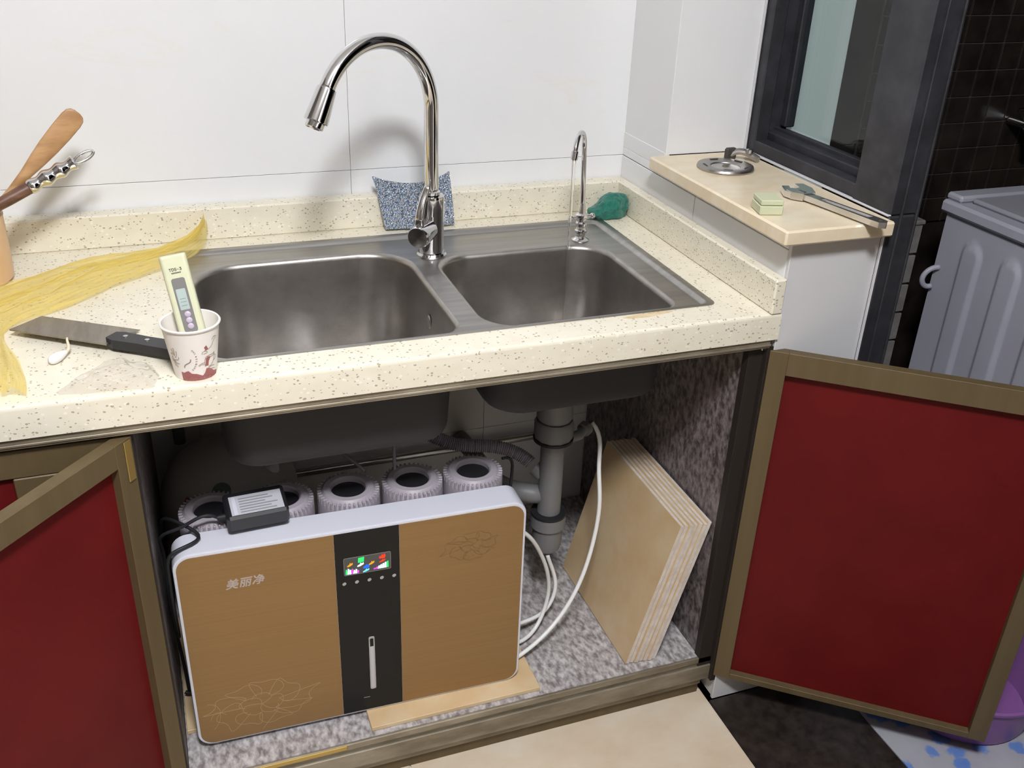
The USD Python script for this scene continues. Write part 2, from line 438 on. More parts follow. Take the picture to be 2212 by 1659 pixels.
# right wall: short return beside the corner, then the window recess
wr = thing("wall_right", "short white tiled return wall beside the window recess", None, (XW, 0.5, 0), kind="structure")
obj("backing", box(XW + 0.004, 0.195, 0.4345, YB + 0.004, 0.98, ZC), "plaster", wr)
for a, b in ((0.9355, 1.5348), (1.5353, 2.1348), (2.1353, ZC)):
    obj("tile", box(XW, XW + 0.008, 0.4268, YB, a, b, 0.0004), "wall_tile", wr)
    obj("tile", box(XW + 0.0005, 0.195, 0.4265, 0.4345, max(a, 0.9783), b, 0.0004), "wall_tile", wr)
wl = thing("wall_low", "low white tiled wall under the stone window sill", None, (0.1, 0.2, 0), kind="structure")
obj("core", box(XW + 0.003, 0.187, 0.012, YB + 0.003, 0.0, 0.951), "plaster", wl)
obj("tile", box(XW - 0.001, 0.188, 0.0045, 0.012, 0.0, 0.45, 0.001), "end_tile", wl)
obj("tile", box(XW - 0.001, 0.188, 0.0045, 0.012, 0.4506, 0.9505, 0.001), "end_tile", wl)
for a, b in ((0.635, 0.934), (0.9355, 0.951)):
    obj("tile", box(XW - 0.001, XW + 0.006, 0.0124, 0.3025, a, b, 0.0008), "wall_tile", wl)
    obj("tile", box(XW - 0.001, XW + 0.006, 0.3045, YB - 0.001, a, b, 0.0008), "wall_tile", wl)
obj("tile", box(XW - 0.001, XW + 0.006, 0.4300, YB - 0.001, 0.9515, 0.981, 0.0006), "wall_tile", wl)
# other walls of the kitchen, outside the frame
obj("wall_left", box(XL - 0.1, XL, YF, YB + 0.1, -0.05, ZC), "brown_wall", label="dim brown kitchen wall at the far left", kind="structure")
obj("wall_front", box(XL - 0.1, 0.3, YF - 0.1, YF, -0.05, ZC), "brown_wall", label="dim brown kitchen wall behind the camera", kind="structure")
obj("wall_side", box(0.02, 0.26, YF, -0.93, -0.05, ZC), "plaster", label="white wall piece on the near side of the balcony doorway", kind="structure")
obj("wall_lintel", box(0.02, 0.26, -0.93, 0.4265, 2.12, ZC), "plaster", label="white wall above the balcony doorway and window", kind="structure")
obj("ceiling", box(XL - 0.1, 2.05, YF - 0.1, YB + 0.15, ZC, ZC + 0.1), "ceiling_white", label="white kitchen ceiling", kind="structure")

# stone sill
obj("window_sill", trimesh.util.concatenate([box(-0.013, 0.1865, -0.022, 0.4255, 0.954, 0.978, 0.003)]), "sill_stone", label="beige marble window sill with rounded front edge", kind="structure")

# window + door post, dark aluminium
win = thing("window_1", "dark grey aluminium window with one tinted pane", None, (0.24, 0.2, 0.98), kind="structure")
obj("frame", [box(0.195, 0.2245, 0.40, 0.4262, 0.979, 2.12, 0.002), box(0.2255, 0.280, 0.424, 0.4345, 0.979, 2.12, 0.002)], "dark_aluminium", win)
obj("sealant_bead", box(0.189, 0.1945, 0.421, 0.4262, 0.979, 2.12, 0.002), "sealant", win)
obj("bottom_rail", [box(0.195, 0.226, 0.096, 0.4, 0.979, 1.004, 0.002), box(0.229, 0.282, 0.096, 0.4235, 0.979, 1.017, 0.002), box(0.250, 0.257, 0.096, 0.4235, 1.016, 1.023, 0.001)], "dark_aluminium", win)
obj("sash_stile", box(0.262, 0.284, 0.406, 0.4235, 1.0235, 2.10, 0.002), "dark_aluminium", win)
obj("pane", box(0.270, 0.275, 0.097, 0.4055, 1.0235, 2.10), "window_glass", win)
obj("top_rail", box(0.195, 0.282, 0.096, 0.4265, 2.085, 2.12, 0.002), "dark_aluminium", win)
door = thing("door_1", "dark grey aluminium door post of the open balcony doorway", None, (0.22, 0.03, 0), kind="structure")
obj("door_post", [box(0.190, 0.2435, 0.000, 0.095, 0.9795, 2.12, 0.003), box(0.190, 0.2435, 0.000, 0.03, 0.0, 0.9790, 0.003)], "dark_aluminium", door)
obj("post_lip", box(0.2085, 0.2125, -0.0055, -0.0002, 0.0, 2.12, 0.001), "dark_aluminium", door)
obj("edge_strip", box(0.2385, 0.2430, -0.0055, -0.0002, 0.0, 2.12, 0.001), "dark_aluminium", door)
obj("sealant_bead", [box(0.1865, 0.1898, -0.002, 0.0044, 0.30, 0.951, 0.0015), box(0.1868, 0.1945, 0.0, 0.40, 0.9785, 0.982, 0.0012)], "sealant", door)

# balcony: dark mosaic wall, a pale painted column, a tiled pier
bw = thing("wall_balcony", "dark brown mosaic tiled balcony wall", None, (1.1, 0.62, 0), kind="structure")
obj("backing", box(0.30, 1.95, 0.626, 0.75, -0.05, ZC), "dark_mosaic", bw)
obj("joints", box(0.62, 1.62, 0.6215, 0.6262, 0.72, 1.74), "dark_grout", bw)
for i in range(17):
    for j in range(17):
        x, z = 0.622 + i * 0.0585, 0.722 + j * 0.0595
        obj("tile", box(x, x + 0.0555, 0.6185, 0.6225, z, z + 0.0565, 0.0008), "dark_mosaic", bw)
obj("wall_balcony_end", box(1.95, 2.05, -1.3, 0.75, -0.05, ZC), "dark_mosaic", label="dark far end wall of the balcony", kind="structure")
obj("column_balcony", box(0.404, 0.512, 0.575, 0.6255, 0.0, ZC, 0.004), "column_paint", label="pale grey painted column seen through the window pane", kind="structure")
pier = thing("pier_balcony", "grey tiled balcony pier between the door post and the washing machine", None, (0.63, 0.5, 0), kind="structure")
obj("core", box(0.552, 0.702, 0.462, 0.575, 0.0, 0.779), "dark_grout", pier)
z = 0.779
while z > 0.02:
    lo = max(z - 0.068, 0.0)
    obj("tile", box(0.548, 0.706, 0.456, 0.4615, lo + 0.002, z - 0.001, 0.001), "pier_tile", pier)
    z -= 0.071
obj("coping", box(0.544, 0.710, 0.452, 0.574, 0.7792, 0.790, 0.003), "pier_tile", pier)

# ================================================================== LAMP
lamp = thing("ceiling_lamp", "round frosted ceiling lamp in the middle of the kitchen ceiling", "lamp", (LAMP_POS[0], LAMP_POS[1], 2.5))
obj("base_plate", lathe([(0.0, -0.0005), (0.20, -0.0005), (0.20, -0.03), (0.0, -0.03)][::-1], 40, lamp.origin), "white_plastic", lamp)
obj("diffuser", lathe([(0.0, -0.115), (0.06, -0.112), (0.12, -0.098), (0.165, -0.07), (0.185, -0.031)], 40, lamp.origin), "lamp_glow", lamp, smooth=True)

# ================================================================== WORKTOP
SX0, SX1, SY0, SY1 = -0.872, -0.061, 0.060, 0.517
CX0 = -1.75
top = thing("worktop", "cream speckled quartz worktop with upstands around the sink", "worktop", ((CX0) / 2, 0.3, H - 0.045))
# slab with rounded front edge and sink opening
prof = [(0.0, H - 0.045), (0.0, H - 0.006), (0.0018, H - 0.0018), (0.006, H)]
HX0, HX1, HY0, HY1 = SX0 + 0.012, SX1 - 0.012, SY0 + 0.005, SY1 - 0.012
opening = Polygon(rrect(HX0, HX1, HY0, HY1, 0.012))
outer = Polygon([(CX0, 0.006), (0.0215, 0.006), (0.0215, YB - 0.002), (CX0, YB - 0.002)])
flat = sheet(outer.difference(opening), H)
und = sheet(Polygon([(CX0, 0), (0.0215, 0), (0.0215, YB - 0.002), (CX0, YB - 0.002)]).difference(opening), H - 0.045)
und.invert()
fr = []
for y, zz in prof:
    fr.append(np.array([[CX0, y, zz], [0.0215, y, zz]]))
edge_v = np.vstack(fr)
edge_f = []
for i in range(len(prof) - 1):
    a = 2 * i
    edge_f += [[a, a + 1, a + 3], [a, a + 3, a + 2]]
edge = trimesh.Trimesh(edge_v, edge_f, process=False)
orng = rrect(HX0, HX1, HY0, HY1, 0.012)
inner = loft([ring3(orng, H), ring3(orng, H - 0.045)])
inner.invert()
ends = [box(CX0 - 0.001, CX0, 0.001, YB - 0.003, H - 0.044, H - 0.001), box(0.0213, 0.0216, 0.002, YB - 0.003, H - 0.044, H - 0.002)]
obj("slab", [flat, und, edge, inner] + ends, "quartz", top)
BY = 0.567
obj("back_upstand", box(CX0, 0.0205, BY, YB - 0.001, H - 0.0006, H + 0.058, 0.0025), "quartz", top)
obj("side_upstand", box(0.0, 0.0205, -0.0005, BY + 0.0005, H - 0.0006, H + 0.058, 0.0025), "quartz", top)

stain = Polygon([(-0.232, 0.0515), (-0.210, 0.0555), (-0.180, 0.0575), (-0.150, 0.0580), (-0.146, 0.0545), (-0.168, 0.0500), (-0.196, 0.0455), (-0.222, 0.0470)]).buffer(0.0015)
stm = extrude(stain, 0.00015)
stm.apply_translation([0, 0, H + 0.00005])
obj("rust_stain", stm, "stain_brown", top, smooth=False, label="ochre stain beside the sink rim")

# ================================================================== SINK
sink = thing("kitchen_sink", "stainless steel double bowl sink set into the cream worktop", "sink", (-0.46, 0.29, H))


def rim_ring(i, zz):
    return ring3(rrect(SX0 + i, SX1 - i, SY0 + i * 0.35, SY1 - i, max(0.014 - 0.2 * i, 0.006)), zz)


rimr = [rim_ring(0.0, H + 0.0004), rim_ring(0.0005, H + 0.0016), rim_ring(0.003, H + 0.0022), rim_ring(0.0115, H + 0.0026), rim_ring(0.0155, H + 0.0018), rim_ring(0.019, H - 0.0022), rim_ring(0.022, H - 0.003)]
LB = dict(x0=-0.8455, x1=-0.4885, y0=0.0745, y1=0.436, r=(0.045, 0.038, 0.078, 0.080), depth=0.203)
RB = dict(x0=-0.4395, x1=-0.1265, y0=0.0745, y1=0.386, r=(0.062, 0.030, 0.062, 0.062), depth=0.178)


def bowl_ring(b, i, zz, grow=0.0, n=8):
    fy = 0.45 if i < 0 else 1.0
    return ring3(rrect(b["x0"] + i, b["x1"] - i, b["y0"] + i * fy, b["y1"] - i, tuple(max(r - i * 0.4 + grow, 0.01) for r in b["r"]), n), zz)


deck_z = H - 0.003
deck = Polygon(rim_ring(0.022, 0)[:, :2])
for b in (LB, RB):
    deck = deck.difference(Polygon(bowl_ring(b, -0.008, 0)[:, :2]))
obj("deck", [loft(rimr), sheet(deck, deck_z)], "brushed_steel", sink, smooth=40)
DR = {}
for b, cx, cy in ((LB, -0.667, 0.27), (RB, -0.272, 0.235)):
    zb = H - b["depth"]
    rings = [bowl_ring(b, -0.008, deck_z), bowl_ring(b, -0.005, deck_z - 0.0006), bowl_ring(b, -0.002, deck_z - 0.003), bowl_ring(b, 0.0, deck_z - 0.008),
             bowl_ring(b, 0.004, H - 0.06), bowl_ring(b, 0.010, zb + 0.035)]
    for k in range(1, 7):
        a = k / 6 * PI / 2
        rings.append(bowl_ring(b, 0.010 + 0.033 * (1 - math.cos(a)), zb + 0.035 - 0.033 * math.sin(a), 0.0))
    n = len(rings[0])
    last = rings[-1]
    ang = np.arctan2(last[:, 1] - cy, last[:, 0] - cx)
    circ = np.column_stack([cx + 0.056 * np.cos(ang), cy + 0.056 * np.sin(ang), np.full(n, zb - 0.001)])
    rings.append(circ * 0.5 + last * 0.5)
    rings.append(circ)
    m = loft(rings)
    obj("bowl", m, "bowl_steel", sink, smooth=50)
    m2 = m.copy()
    m2.vertices = m.vertices - m.vertex_normals * 0.0022
    m2.invert()
    obj("undercoat", m2, "undercoat", sink, smooth=50, label="dark sprayed coating on the underside of the bowl")
    obj("drain", lathe([(0.012, zb - 0.012), (0.030, zb - 0.010), (0.044, zb - 0.004), (0.050, zb + 0.0005), (0.057, zb + 0.0012), (0.058, zb - 0.0005), (0.058, zb - 0.004)][::-1], 32, (cx, cy, 0)), "satin_steel", sink)
    DR[b["x0"]] = (cx, cy, zb)
# overflow slot on the left bowl's right wall
obj("overflow_cover", xform(lathe([(0.001, 0.0018), (0.010, 0.0016), (0.0125, 0.0)][::-1], 20), (-0.4925, 0.235, H - 0.055), (0, 1, 0), (0, 0, 1), (-1, 0, 0)), "satin_steel", sink)

# ================================================================== MAIN FAUCET
FX, FY = -0.440, 0.405
fz = deck_z
fa = thing("mixer_faucet", "chrome gooseneck mixer faucet behind the sink divider", "faucet", (FX, FY, fz))
obj("base_ring", lathe([(0.0, 0), (0.0265, 0), (0.0270, 0.003), (0.0245, 0.0065), (0.0, 0.0065)], 36, (FX, FY, fz + 0.0002)), "chrome", fa)
obj("body", lathe([(0.0, 0.007), (0.0215, 0.007), (0.0215, 0.075), (0.0220, 0.076), (0.0225, 0.104), (0.0215, 0.1085), (0.0165, 0.1095), (0.0, 0.1095)], 36, (FX, FY, fz)), "chrome", fa)
phi, RG, zc = 3.655, 0.1166, 1.0852
dg = dirxy(phi)
arc = [np.array([FX, FY, zq]) for zq in np.linspace(H + 0.106, zc - 0.004, 14)]
arc += [np.array([FX, FY, 0]) + dg * RG * (1 - math.cos(t)) + np.array([0, 0, zc + RG * math.sin(t)]) for t in np.radians(np.linspace(2, 152, 46))]
obj("neck", tube(arc, 0.0122, 24), "chrome", fa, smooth=True)
obj("collar", lathe([(0.0123, 0), (0.0150, 0.001), (0.0150, 0.006), (0.0123, 0.008)], 24, (FX, FY, fz + 0.1095)), "chrome", fa)
t1, t2 = np.radians(150), np.radians(152)
pe = np.array([FX, FY, 0]) + dg * RG * (1 - math.cos(t2)) + np.array([0, 0, zc + RG * math.sin(t2)])
te = dg * math.sin(t2) + np.array([0, 0, math.cos(t2)])
head = xform(lathe([(0.0, -0.001), (0.0145, 0.0), (0.0150, 0.003), (0.0185, 0.050), (0.0180, 0.052), (0.0140, 0.052), (0.0140, 0.060), (0.0125, 0.0615), (0.011, 0.058), (0.0, 0.058)], 28), pe - te * 0.004, np.cross([0, 0, 1.0], te), np.cross(te, np.cross([0, 0, 1.0], te)), te)
obj("spout_head", head, "chrome", fa)
lv = np.array([-0.62, -0.78, -0.05])
lv /= np.linalg.norm(lv)
cc = np.array([FX, FY, H + 0.050])
obj("cartridge", lathe([(0.0, 0.016), (0.0185, 0.017), (0.0195, 0.040), (0.0195, 0.058), (0.0175, 0.0625), (0.0, 0.0635)], 32, cc, lv), "chrome", fa)
p0 = cc + lv * 0.050 + np.array([0, 0, 0.012])
lev = spline([p0, p0 + np.array([-0.002, -0.004, 0.022]), p0 + np.array([0.006, 0.004, 0.048]), p0 + np.array([0.016, 0.010, 0.070])], 16)
obj("lever", tube(lev, np.linspace(0.0085, 0.0055, 16), 14, flat=0.55), "chrome", fa, smooth=True)

# ================================================================== SMALL DRINKING WATER TAP
GX, GY = -0.149, 0.412
ta = thing("drinking_water_tap", "slim chrome drinking water tap with cross handle at the sink corner", "faucet", (GX, GY, deck_z))
obj("base_flange", lathe([(0.0, 0), (0.0165, 0), (0.0165, 0.002), (0.011, 0.005), (0.0085, 0.008)], 28, (GX, GY, deck_z + 0.0002)), "chrome", ta)
obj("body", lathe([(0.0085, 0.006), (0.009, 0.014), (0.0115, 0.016), (0.0115, 0.020), (0.009, 0.022), (0.008, 0.026), (0.0105, 0.029), (0.0105, 0.034), (0.008, 0.037), (0.0085, 0.043), (0.0115, 0.046), (0.0115, 0.050), (0.007, 0.053), (0.0060, 0.062), (0.0045, 0.072)], 28, (GX, GY, deck_z)), "chrome", ta)
for s in (-1, 1):
    d = np.array([s * 0.97, s * 0.10, 0.0])
    a = np.array([GX, GY, deck_z + 0.045])
    stalk = tube([a + d * 0.009, a + d * 0.019], 0.0028, 10)
    ball = lathe([(0.0055 * math.sin(t), -0.0055 * math.cos(t)) for t in np.linspace(0, PI, 10)], 14, a + d * 0.0235)
    obj("handle", [stalk, ball], "chrome", ta, smooth=50)
d2 = dirxy(np.radians(232))
R2, z2 = 0.034, 1.0035
pts = [np.array([GX - 0.0045 * k / 9, GY, H + 0.066 + (z2 - H - 0.066) * k / 9]) for k in range(10)]
pts += [np.array([GX - 0.0045, GY, 0]) + d2 * R2 * (1 - math.cos(t)) + np.array([0, 0, z2 + R2 * math.sin(t)]) for t in np.radians(np.linspace(6, 168, 26))]
obj("neck", tube(pts, 0.0046, 14), "chrome", ta, smooth=True)
tt = pts[-1] - pts[-2]
tt /= np.linalg.norm(tt)
obj("nozzle", tube([pts[-1] - tt * 0.002, pts[-1] + tt * 0.012, pts[-1] + tt * 0.0125], [0.0062, 0.0062, 0.0045], 14), "chrome", ta)
wtop = pts[-1] + tt * 0.0127
wz = np.linspace(wtop[2], H - RB["depth"] - 0.0005, 40)
wr_ = 0.0034 - 0.0012 * np.clip((wtop[2] - wz) / 0.15, 0, 1) + 0.00025 * np.sin(wz * 160)
wpts = np.column_stack([np.full(40, wtop[0]) - 0.0 * wz, np.full(40, wtop[1]), wz])
obj("water_stream", tube(wpts, wr_, 12), "water", smooth=True, label="thin clear stream of water falling from the small tap into the right bowl", cat="water")

# ================================================================== SCOURER, CLOTH
u = np.linspace(0, 1, 26)
vv = np.linspace(0, 1, 22)
P = np.zeros((26, 22, 3))
for i, a in enumerate(u):
    for j, b in enumerate(vv):
        x = -0.4905 + a * (0.133 + 0.014 * b) - 0.016 * b
        zz = H + 0.0042 + b * (0.095 - 0.016 * math.sin(PI * a) ** 0.8)
        y = 0.5365 + 0.0285 * b - 0.006 * math.sin(PI * a) + 0.002 * math.sin(9 * a + 5 * b)
        P[i, j] = (x, y, zz)
m, _ = grid_mesh(P, 0.009)
m.fix_normals()
bumps = []
for i in range(34):
    for j in range(26):
        a, b = (i + 0.5 + 0.3 * RNG.standard_normal()) / 34, (j + 0.5 + 0.3 * RNG.standard_normal()) / 26
        a, b = min(max(a, 0.01), 0.99), min(max(b, 0.01), 0.99)
        x = -0.4905 + a * (0.133 + 0.014 * b) - 0.016 * b
        zz = H + 0.0042 + b * (0.095 - 0.016 * math.sin(PI * a) ** 0.8)
        y = 0.5365 + 0.0285 * b - 0.006 * math.sin(PI * a) + 0.002 * math.sin(9 * a + 5 * b)
        s = trimesh.creation.icosphere(0, 0.0019)
        s.apply_scale([1.3, 0.8, 0.7])
        s.apply_translation([x, y - 0.0002, zz])
        bumps.append(s)
sc = thing("scouring_pad", "glittering blue scouring pad propped behind the mixer faucet", "scouring pad", (-0.42, 0.54, H))
obj("cloth", m, "scourer", sc, smooth=60)
obj("foil_loops", bumps, "satin_steel", sc, smooth=True, kind="stuff")

ico = trimesh.creation.icosphere(4, 1.0)
v = ico.vertices.copy()
n1 = meshkit.fbm(v * 1.7 + 5, 4, 3)
n2 = meshkit.fbm(v * 5 + 9, 3, 8)
rr = 0.72 + 0.62 * n1 + 0.16 * n2
v = v * rr[:, None] * np.array([0.037, 0.026, 0.024])
v[:, 2] = np.maximum(v[:, 2] + 0.016, 0.0006) * (1 + 0.35 * np.clip(v[:, 0] / 0.03, -1, 1)) ** 0.8
v[:, 0] += 0.2 * np.clip(0.01 - v[:, 2], 0, 1) * np.sign(v[:, 0])
v += np.array([-0.040, 0.524, H])
v[:, 0] = np.minimum(v[:, 0], -0.0015)
v[:, 1] = np.minimum(v[:, 1], BY - 0.0015)
obj("dish_cloth", trimesh.Trimesh(v, ico.faces, process=False), "green_cloth", smooth=True, label="crumpled dark green cloth in the worktop corner", cat="cloth")

# ================================================================== ON THE SILL
ZS = 0.978
st = thing("drain_strainer", "round steel drain flange lying on the window sill by the frame", "drain flange", (0.085, 0.318, ZS))
c = np.array([0.085, 0.318, ZS])
ringm = lathe([(0.026, 0.0030), (0.0265, 0.0008), (0.050, 0.0004), (0.0515, 0.003), (0.050, 0.0065), (0.043, 0.0075), (0.031, 0.0055), (0.027, 0.0045), (0.026, 0.0030)], 44, c)
obj("flange", ringm, "old_steel", st)
obj("inner_plate", lathe([(0.006, 0.0012), (0.0258, 0.0014), (0.0258, 0.0032), (0.006, 0.0036), (0.006, 0.0012)], 32, c), "satin_steel", st)
for a in (0.4, 1.6, 3.0, 4.3, 5.4):
    q = c + dirxy(a) * 0.039 + np.array([0, 0, 0.0072])
    obj("slot", xform(box(-0.008, 0.008, -0.0018, 0.0018, -0.0003, 0.0006), q, -np.sin(a) * np.array([1, 0, 0]) + np.cos(a) * np.array([0, 1, 0]), (-math.cos(a), -math.sin(a), 0), (0, 0, 1)), "print_dark", st)
ft = thing("hose_clip", "small dark metal clip with bright jaws behind the drain flange", "clip", (0.148, 0.352, ZS))
obj("jaw", [tube(spline([(0.125, 0.372, ZS + 0.007), (0.140, 0.366, ZS + 0.016), (0.158, 0.352, ZS + 0.012), (0.166, 0.338, ZS + 0.006)], 16), 0.006, 10)], "old_steel", ft)
obj("screw", lathe([(0.0, 0.0), (0.0065, 0.0), (0.0065, 0.006), (0.0, 0.007)], 16, (0.150, 0.346, ZS + 0.018)), "chrome", ft)
obj("grip", box(0.116, 0.138, 0.366, 0.378, ZS + 0.0004, ZS + 0.022, 0.003), "print_dark", ft)

bl = thing("green_block", "small pale green block on the window sill left of the wrench", "block", (0.025, 0.078, ZS))
ex = np.array([0.035, -0.0095, 0]) / np.linalg.norm([0.035, -0.0095, 0])
ey = np.array([0.26, 0.965, 0])
bc = np.array([0.014, 0.075, ZS])
obj("body", xform(box(-0.0185, 0.0185, -0.022, 0.022, 0.0004, 0.0145, 0.0012), bc, ex, ey, (0, 0, 1)), "soap_block", bl)
obj("upper_layer", xform(box(-0.0175, 0.0185, -0.0205, 0.0225, 0.0152, 0.0235, 0.0012), bc, ex, ey, (0, 0, 1)), "soap_block", bl)

# adjustable wrench lying on the sill along the frame
wr2 = thing("adjustable_wrench", "chrome adjustable wrench lying across the window sill edge", "wrench", (0.11, 0.03, ZS))
A, B_ = np.array([0.108, 0.128, ZS + 0.003]), np.array([0.1395, -0.052, ZS + 0.003])
ux = (B_ - A) / np.linalg.norm(B_ - A)
uy = np.cross([0, 0, 1.0], ux)
L = np.linalg.norm(B_ - A)
hp = Polygon([(0.018, -0.008), (0.05, -0.0075), (L - 0.02, -0.0095), (L - 0.006, -0.0085), (L, 0.0), (L - 0.006, 0.0085), (L - 0.02, 0.0095), (0.05, 0.0075), (0.018, 0.008)]).buffer(0.0012)
hole = Point(L - 0.011, 0).buffer(0.0045)
slot = Polygon([(0.055, -0.0042), (L - 0.032, -0.0055), (L - 0.032, 0.0055), (0.055, 0.0042)]).buffer(0.001)
obj("handle", [xform(extrude(hp.difference(hole).difference(slot), 0.009), A, ux, uy, (0, 0, 1)), xform(extrude(slot.buffer(0.0002), 0.005), A + np.array([0, 0, 0.002]), ux, uy, (0, 0, 1))], "wrench_steel", wr2)
head_p = (lambda p: Polygon([(1.22 * x - 0.003, 1.22 * y) for x, y in p]))([(0.020, -0.009), (0.022, 0.010), (0.004, 0.022), (-0.016, 0.026), (-0.020, 0.017), (-0.004, 0.010), (-0.002, 0.000), (-0.006, -0.004), (-0.004, -0.014), (0.008, -0.016)]).buffer(0.0015)
obj("fixed_jaw", xform(extrude(head_p, 0.012), A - np.array([0, 0, 0.0012]), ux, uy, (0, 0, 1)), "wrench_steel", wr2)
jaw_p = (lambda p: Polygon([(1.22 * x - 0.003, 1.22 * y) for x, y in p]))([(0.006, -0.017), (-0.004, -0.018), (-0.022, -0.006), (-0.019, 0.002), (-0.006, -0.007), (0.004, -0.009)]).buffer(0.0012)
obj("moving_jaw", xform(extrude(jaw_p, 0.010), A - np.array([0, 0, 0.0002]), ux, uy, (0, 0, 1)), "wrench_steel", wr2)
obj("adjusting_screw", tube([A + ux * 0.004 + uy * -0.003 + np.array([0, 0, 0.006]), A + ux * 0.017 + uy * -0.002 + np.array([0, 0, 0.006])], 0.0058, 14), "old_steel", wr2)

# ================================================================== UTENSILS AT THE LEFT
pc = np.array([-1.176, 0.455, H])
pot = thing("utensil_jar", "orange beige utensil jar at the left edge of the worktop", "jar", pc)
obj("jar", lathe([(0.0, 0.0005), (0.055, 0.0005), (0.060, 0.006), (0.062, 0.05), (0.0615, 0.100), (0.0625, 0.106), (0.059, 0.106), (0.0575, 0.05), (0.055, 0.008), (0.0, 0.008)], 44, pc), "pot_clay", pot)
sp = thing("wooden_spatula", "wooden spatula with a broad blade leaning out of the utensil jar", "spatula", (-1.2, 0.44, H + 0.02))
q0, q1 = np.array([-1.219, 0.440, H + 0.016]), np.array([-0.985, 0.490, 1.082])
axs = (q1 - q0) / np.linalg.norm(q1 - q0)
Ls = np.linalg.norm(q1 - q0)
side = np.cross(axs, np.array([0.15, -0.95, 0.1]))
side /= np.linalg.norm(side)
nrm = np.cross(side, axs)
prof_s = [(0.0, 0.0062), (0.10, 0.0062), (Ls - 0.155, 0.0066), (Ls - 0.125, 0.0085), (Ls - 0.095, 0.0125), (Ls - 0.07, 0.0150), (Ls - 0.04, 0.0165), (Ls - 0.016, 0.0165), (Ls - 0.007, 0.0150), (Ls - 0.002, 0.011), (Ls, 0.005)]
rings = []
for t, w in prof_s:
    th_ = 0.0055 if t < Ls - 0.12 else 0.0055 - 0.003 * (t - Ls + 0.12) / 0.12
    rings.append(np.array([q0 + axs * t + side * w * math.cos(a) + nrm * th_ * math.sin(a) for a in np.linspace(0, 2 * PI, 16, endpoint=False)]))
obj("blade_and_handle", loft(rings, True, True), "wood_light", sp, smooth=50)
ld = thing("ladle", "ladle with a wavy steel grip and dark wooden shaft leaning in the jar", "ladle", (-1.2, 0.44, H + 0.05))
l1 = np.array([-0.969, 0.482, 1.0235])
l0 = np.array([-1.128, 0.438, 0.9515])
lx = (l1 - l0) / np.linalg.norm(l1 - l0)
LL = np.linalg.norm(l1 - l0)
tg = np.linspace(0.065, LL - 0.036, 30)
obj("grip", tube([l0 + lx * t for t in tg], 0.0098 + 0.0016 * np.sin(np.linspace(0, 6.5 * PI, 30)) + 0.0018 * np.sin(np.linspace(0, PI, 30)), 16), "chrome", ld, smooth=True)
ln = np.cross(lx, [0.3, -0.9, 0.3])
ln /= np.linalg.norm(ln)
loop = [l0 + lx * (LL - 0.020 + 0.017 * math.cos(a)) + ln * 0.0055 * math.sin(a) for a in np.linspace(0, 2 * PI, 25)]
obj("hanging_loop", tube(loop, 0.0026, 8, caps=False), "chrome", ld, smooth=True)
obj("shaft", tube([l0 + lx * t for t in (0.006, 0.03, 0.066)], [0.0085, 0.0095, 0.0098], 16), "wood_dark", ld, smooth=50)
obj("ferrule", tube([l0 - lx * 0.060, l0 - lx * 0.004, l0 + lx * 0.010], [0.013, 0.0135, 0.011], 16), "satin_steel", ld)

# ================================================================== NET BAG, CLEAVER, CLOVE, PLASTIC BAG
cl = spline([(-0.812, 0.560, H + 0.034), (-0.850, 0.508, H + 0.012), (-0.905, 0.474, H + 0.008), (-0.985, 0.436, H + 0.008), (-1.065, 0.372, H + 0.008), (-1.140, 0.285, H + 0.008), (-1.142, 0.180, H + 0.007), (-1.118, 0.030, H + 0.006)], 90)
tcl = np.linspace(0, 1, 90)
wid = np.interp(tcl, [0, 0.06, 0.15, 0.3, 0.5, 0.62, 0.72, 0.85, 1.0], [0.004, 0.020, 0.042, 0.066, 0.074, 0.062, 0.036, 0.040, 0.050])
tan = np.gradient(cl, axis=0)
tan[:, 2] = 0
tan /= np.linalg.norm(tan, axis=1, keepdims=True)
perp = np.column_stack([-tan[:, 1], tan[:, 0], np.zeros(90)])
P = np.zeros((90, 46, 3))
for j, s in enumerate(np.linspace(-1, 1, 46)):
    P[:, j] = cl + perp * (s * wid)[:, None]
    P[:, j, :2] += 0.006 * (meshkit.noise(np.column_stack([tcl * 14, np.full(90, s * 0.6), np.zeros(90)]), 4) - 0.5)[:, None] * perp[:, :2]
    fold = np.abs(np.sin(s * 5.2 + 3.0 * tcl + 1.2 * np.sin(7 * tcl))) * 0.014 + 0.009 * meshkit.fbm(np.column_stack([tcl * 26, np.full(90, s * 7), np.zeros(90)]), 3, 2) + 0.012 * max(s, 0) * (1 - s) * 4 * meshkit.noise(np.column_stack([tcl * 6, np.full(90, 0.3), np.ones(90)]), 6)
    P[:, j, 2] = np.maximum(P[:, j, 2] - 0.007 + fold * (1 - 0.55 * s * s), H + 0.0012)
# where the bag passes over the sink rim or meets the upstand it stays on top of them
P[:, :, 2] = np.where((P[:, :, 0] > SX0 - 0.005) & (P[:, :, 1] < SY1 + 0.005), np.maximum(P[:, :, 2], H + 0.0045), P[:, :, 2])
P[:, :, 1] = np.minimum(P[:, :, 1], BY - 0.002)
m, uv = grid_mesh(P)
obj("net_bag", m, "net", uv=uv, label="long crumpled yellow net bag lying across the worktop", cat="net bag")

kn = thing("cleaver", "kitchen cleaver with dark blade and black riveted handle behind the paper cup", "cleaver", (-0.99, 0.17, H))
A = np.array([-1.103, 0.2175]); Bq = np.array([-1.066, 0.274]); Cq = np.array([-0.9325, 0.187]); Dq = np.array([-0.958, 0.162]); Eq = np.array([-0.976, 0.131])


def tilt(xy):
    d = (np.asarray(xy) - A) @ np.array([0.545, 0.838])
    return H + 0.0115 - 0.105 * max(min(d, 0.1), -0.02)


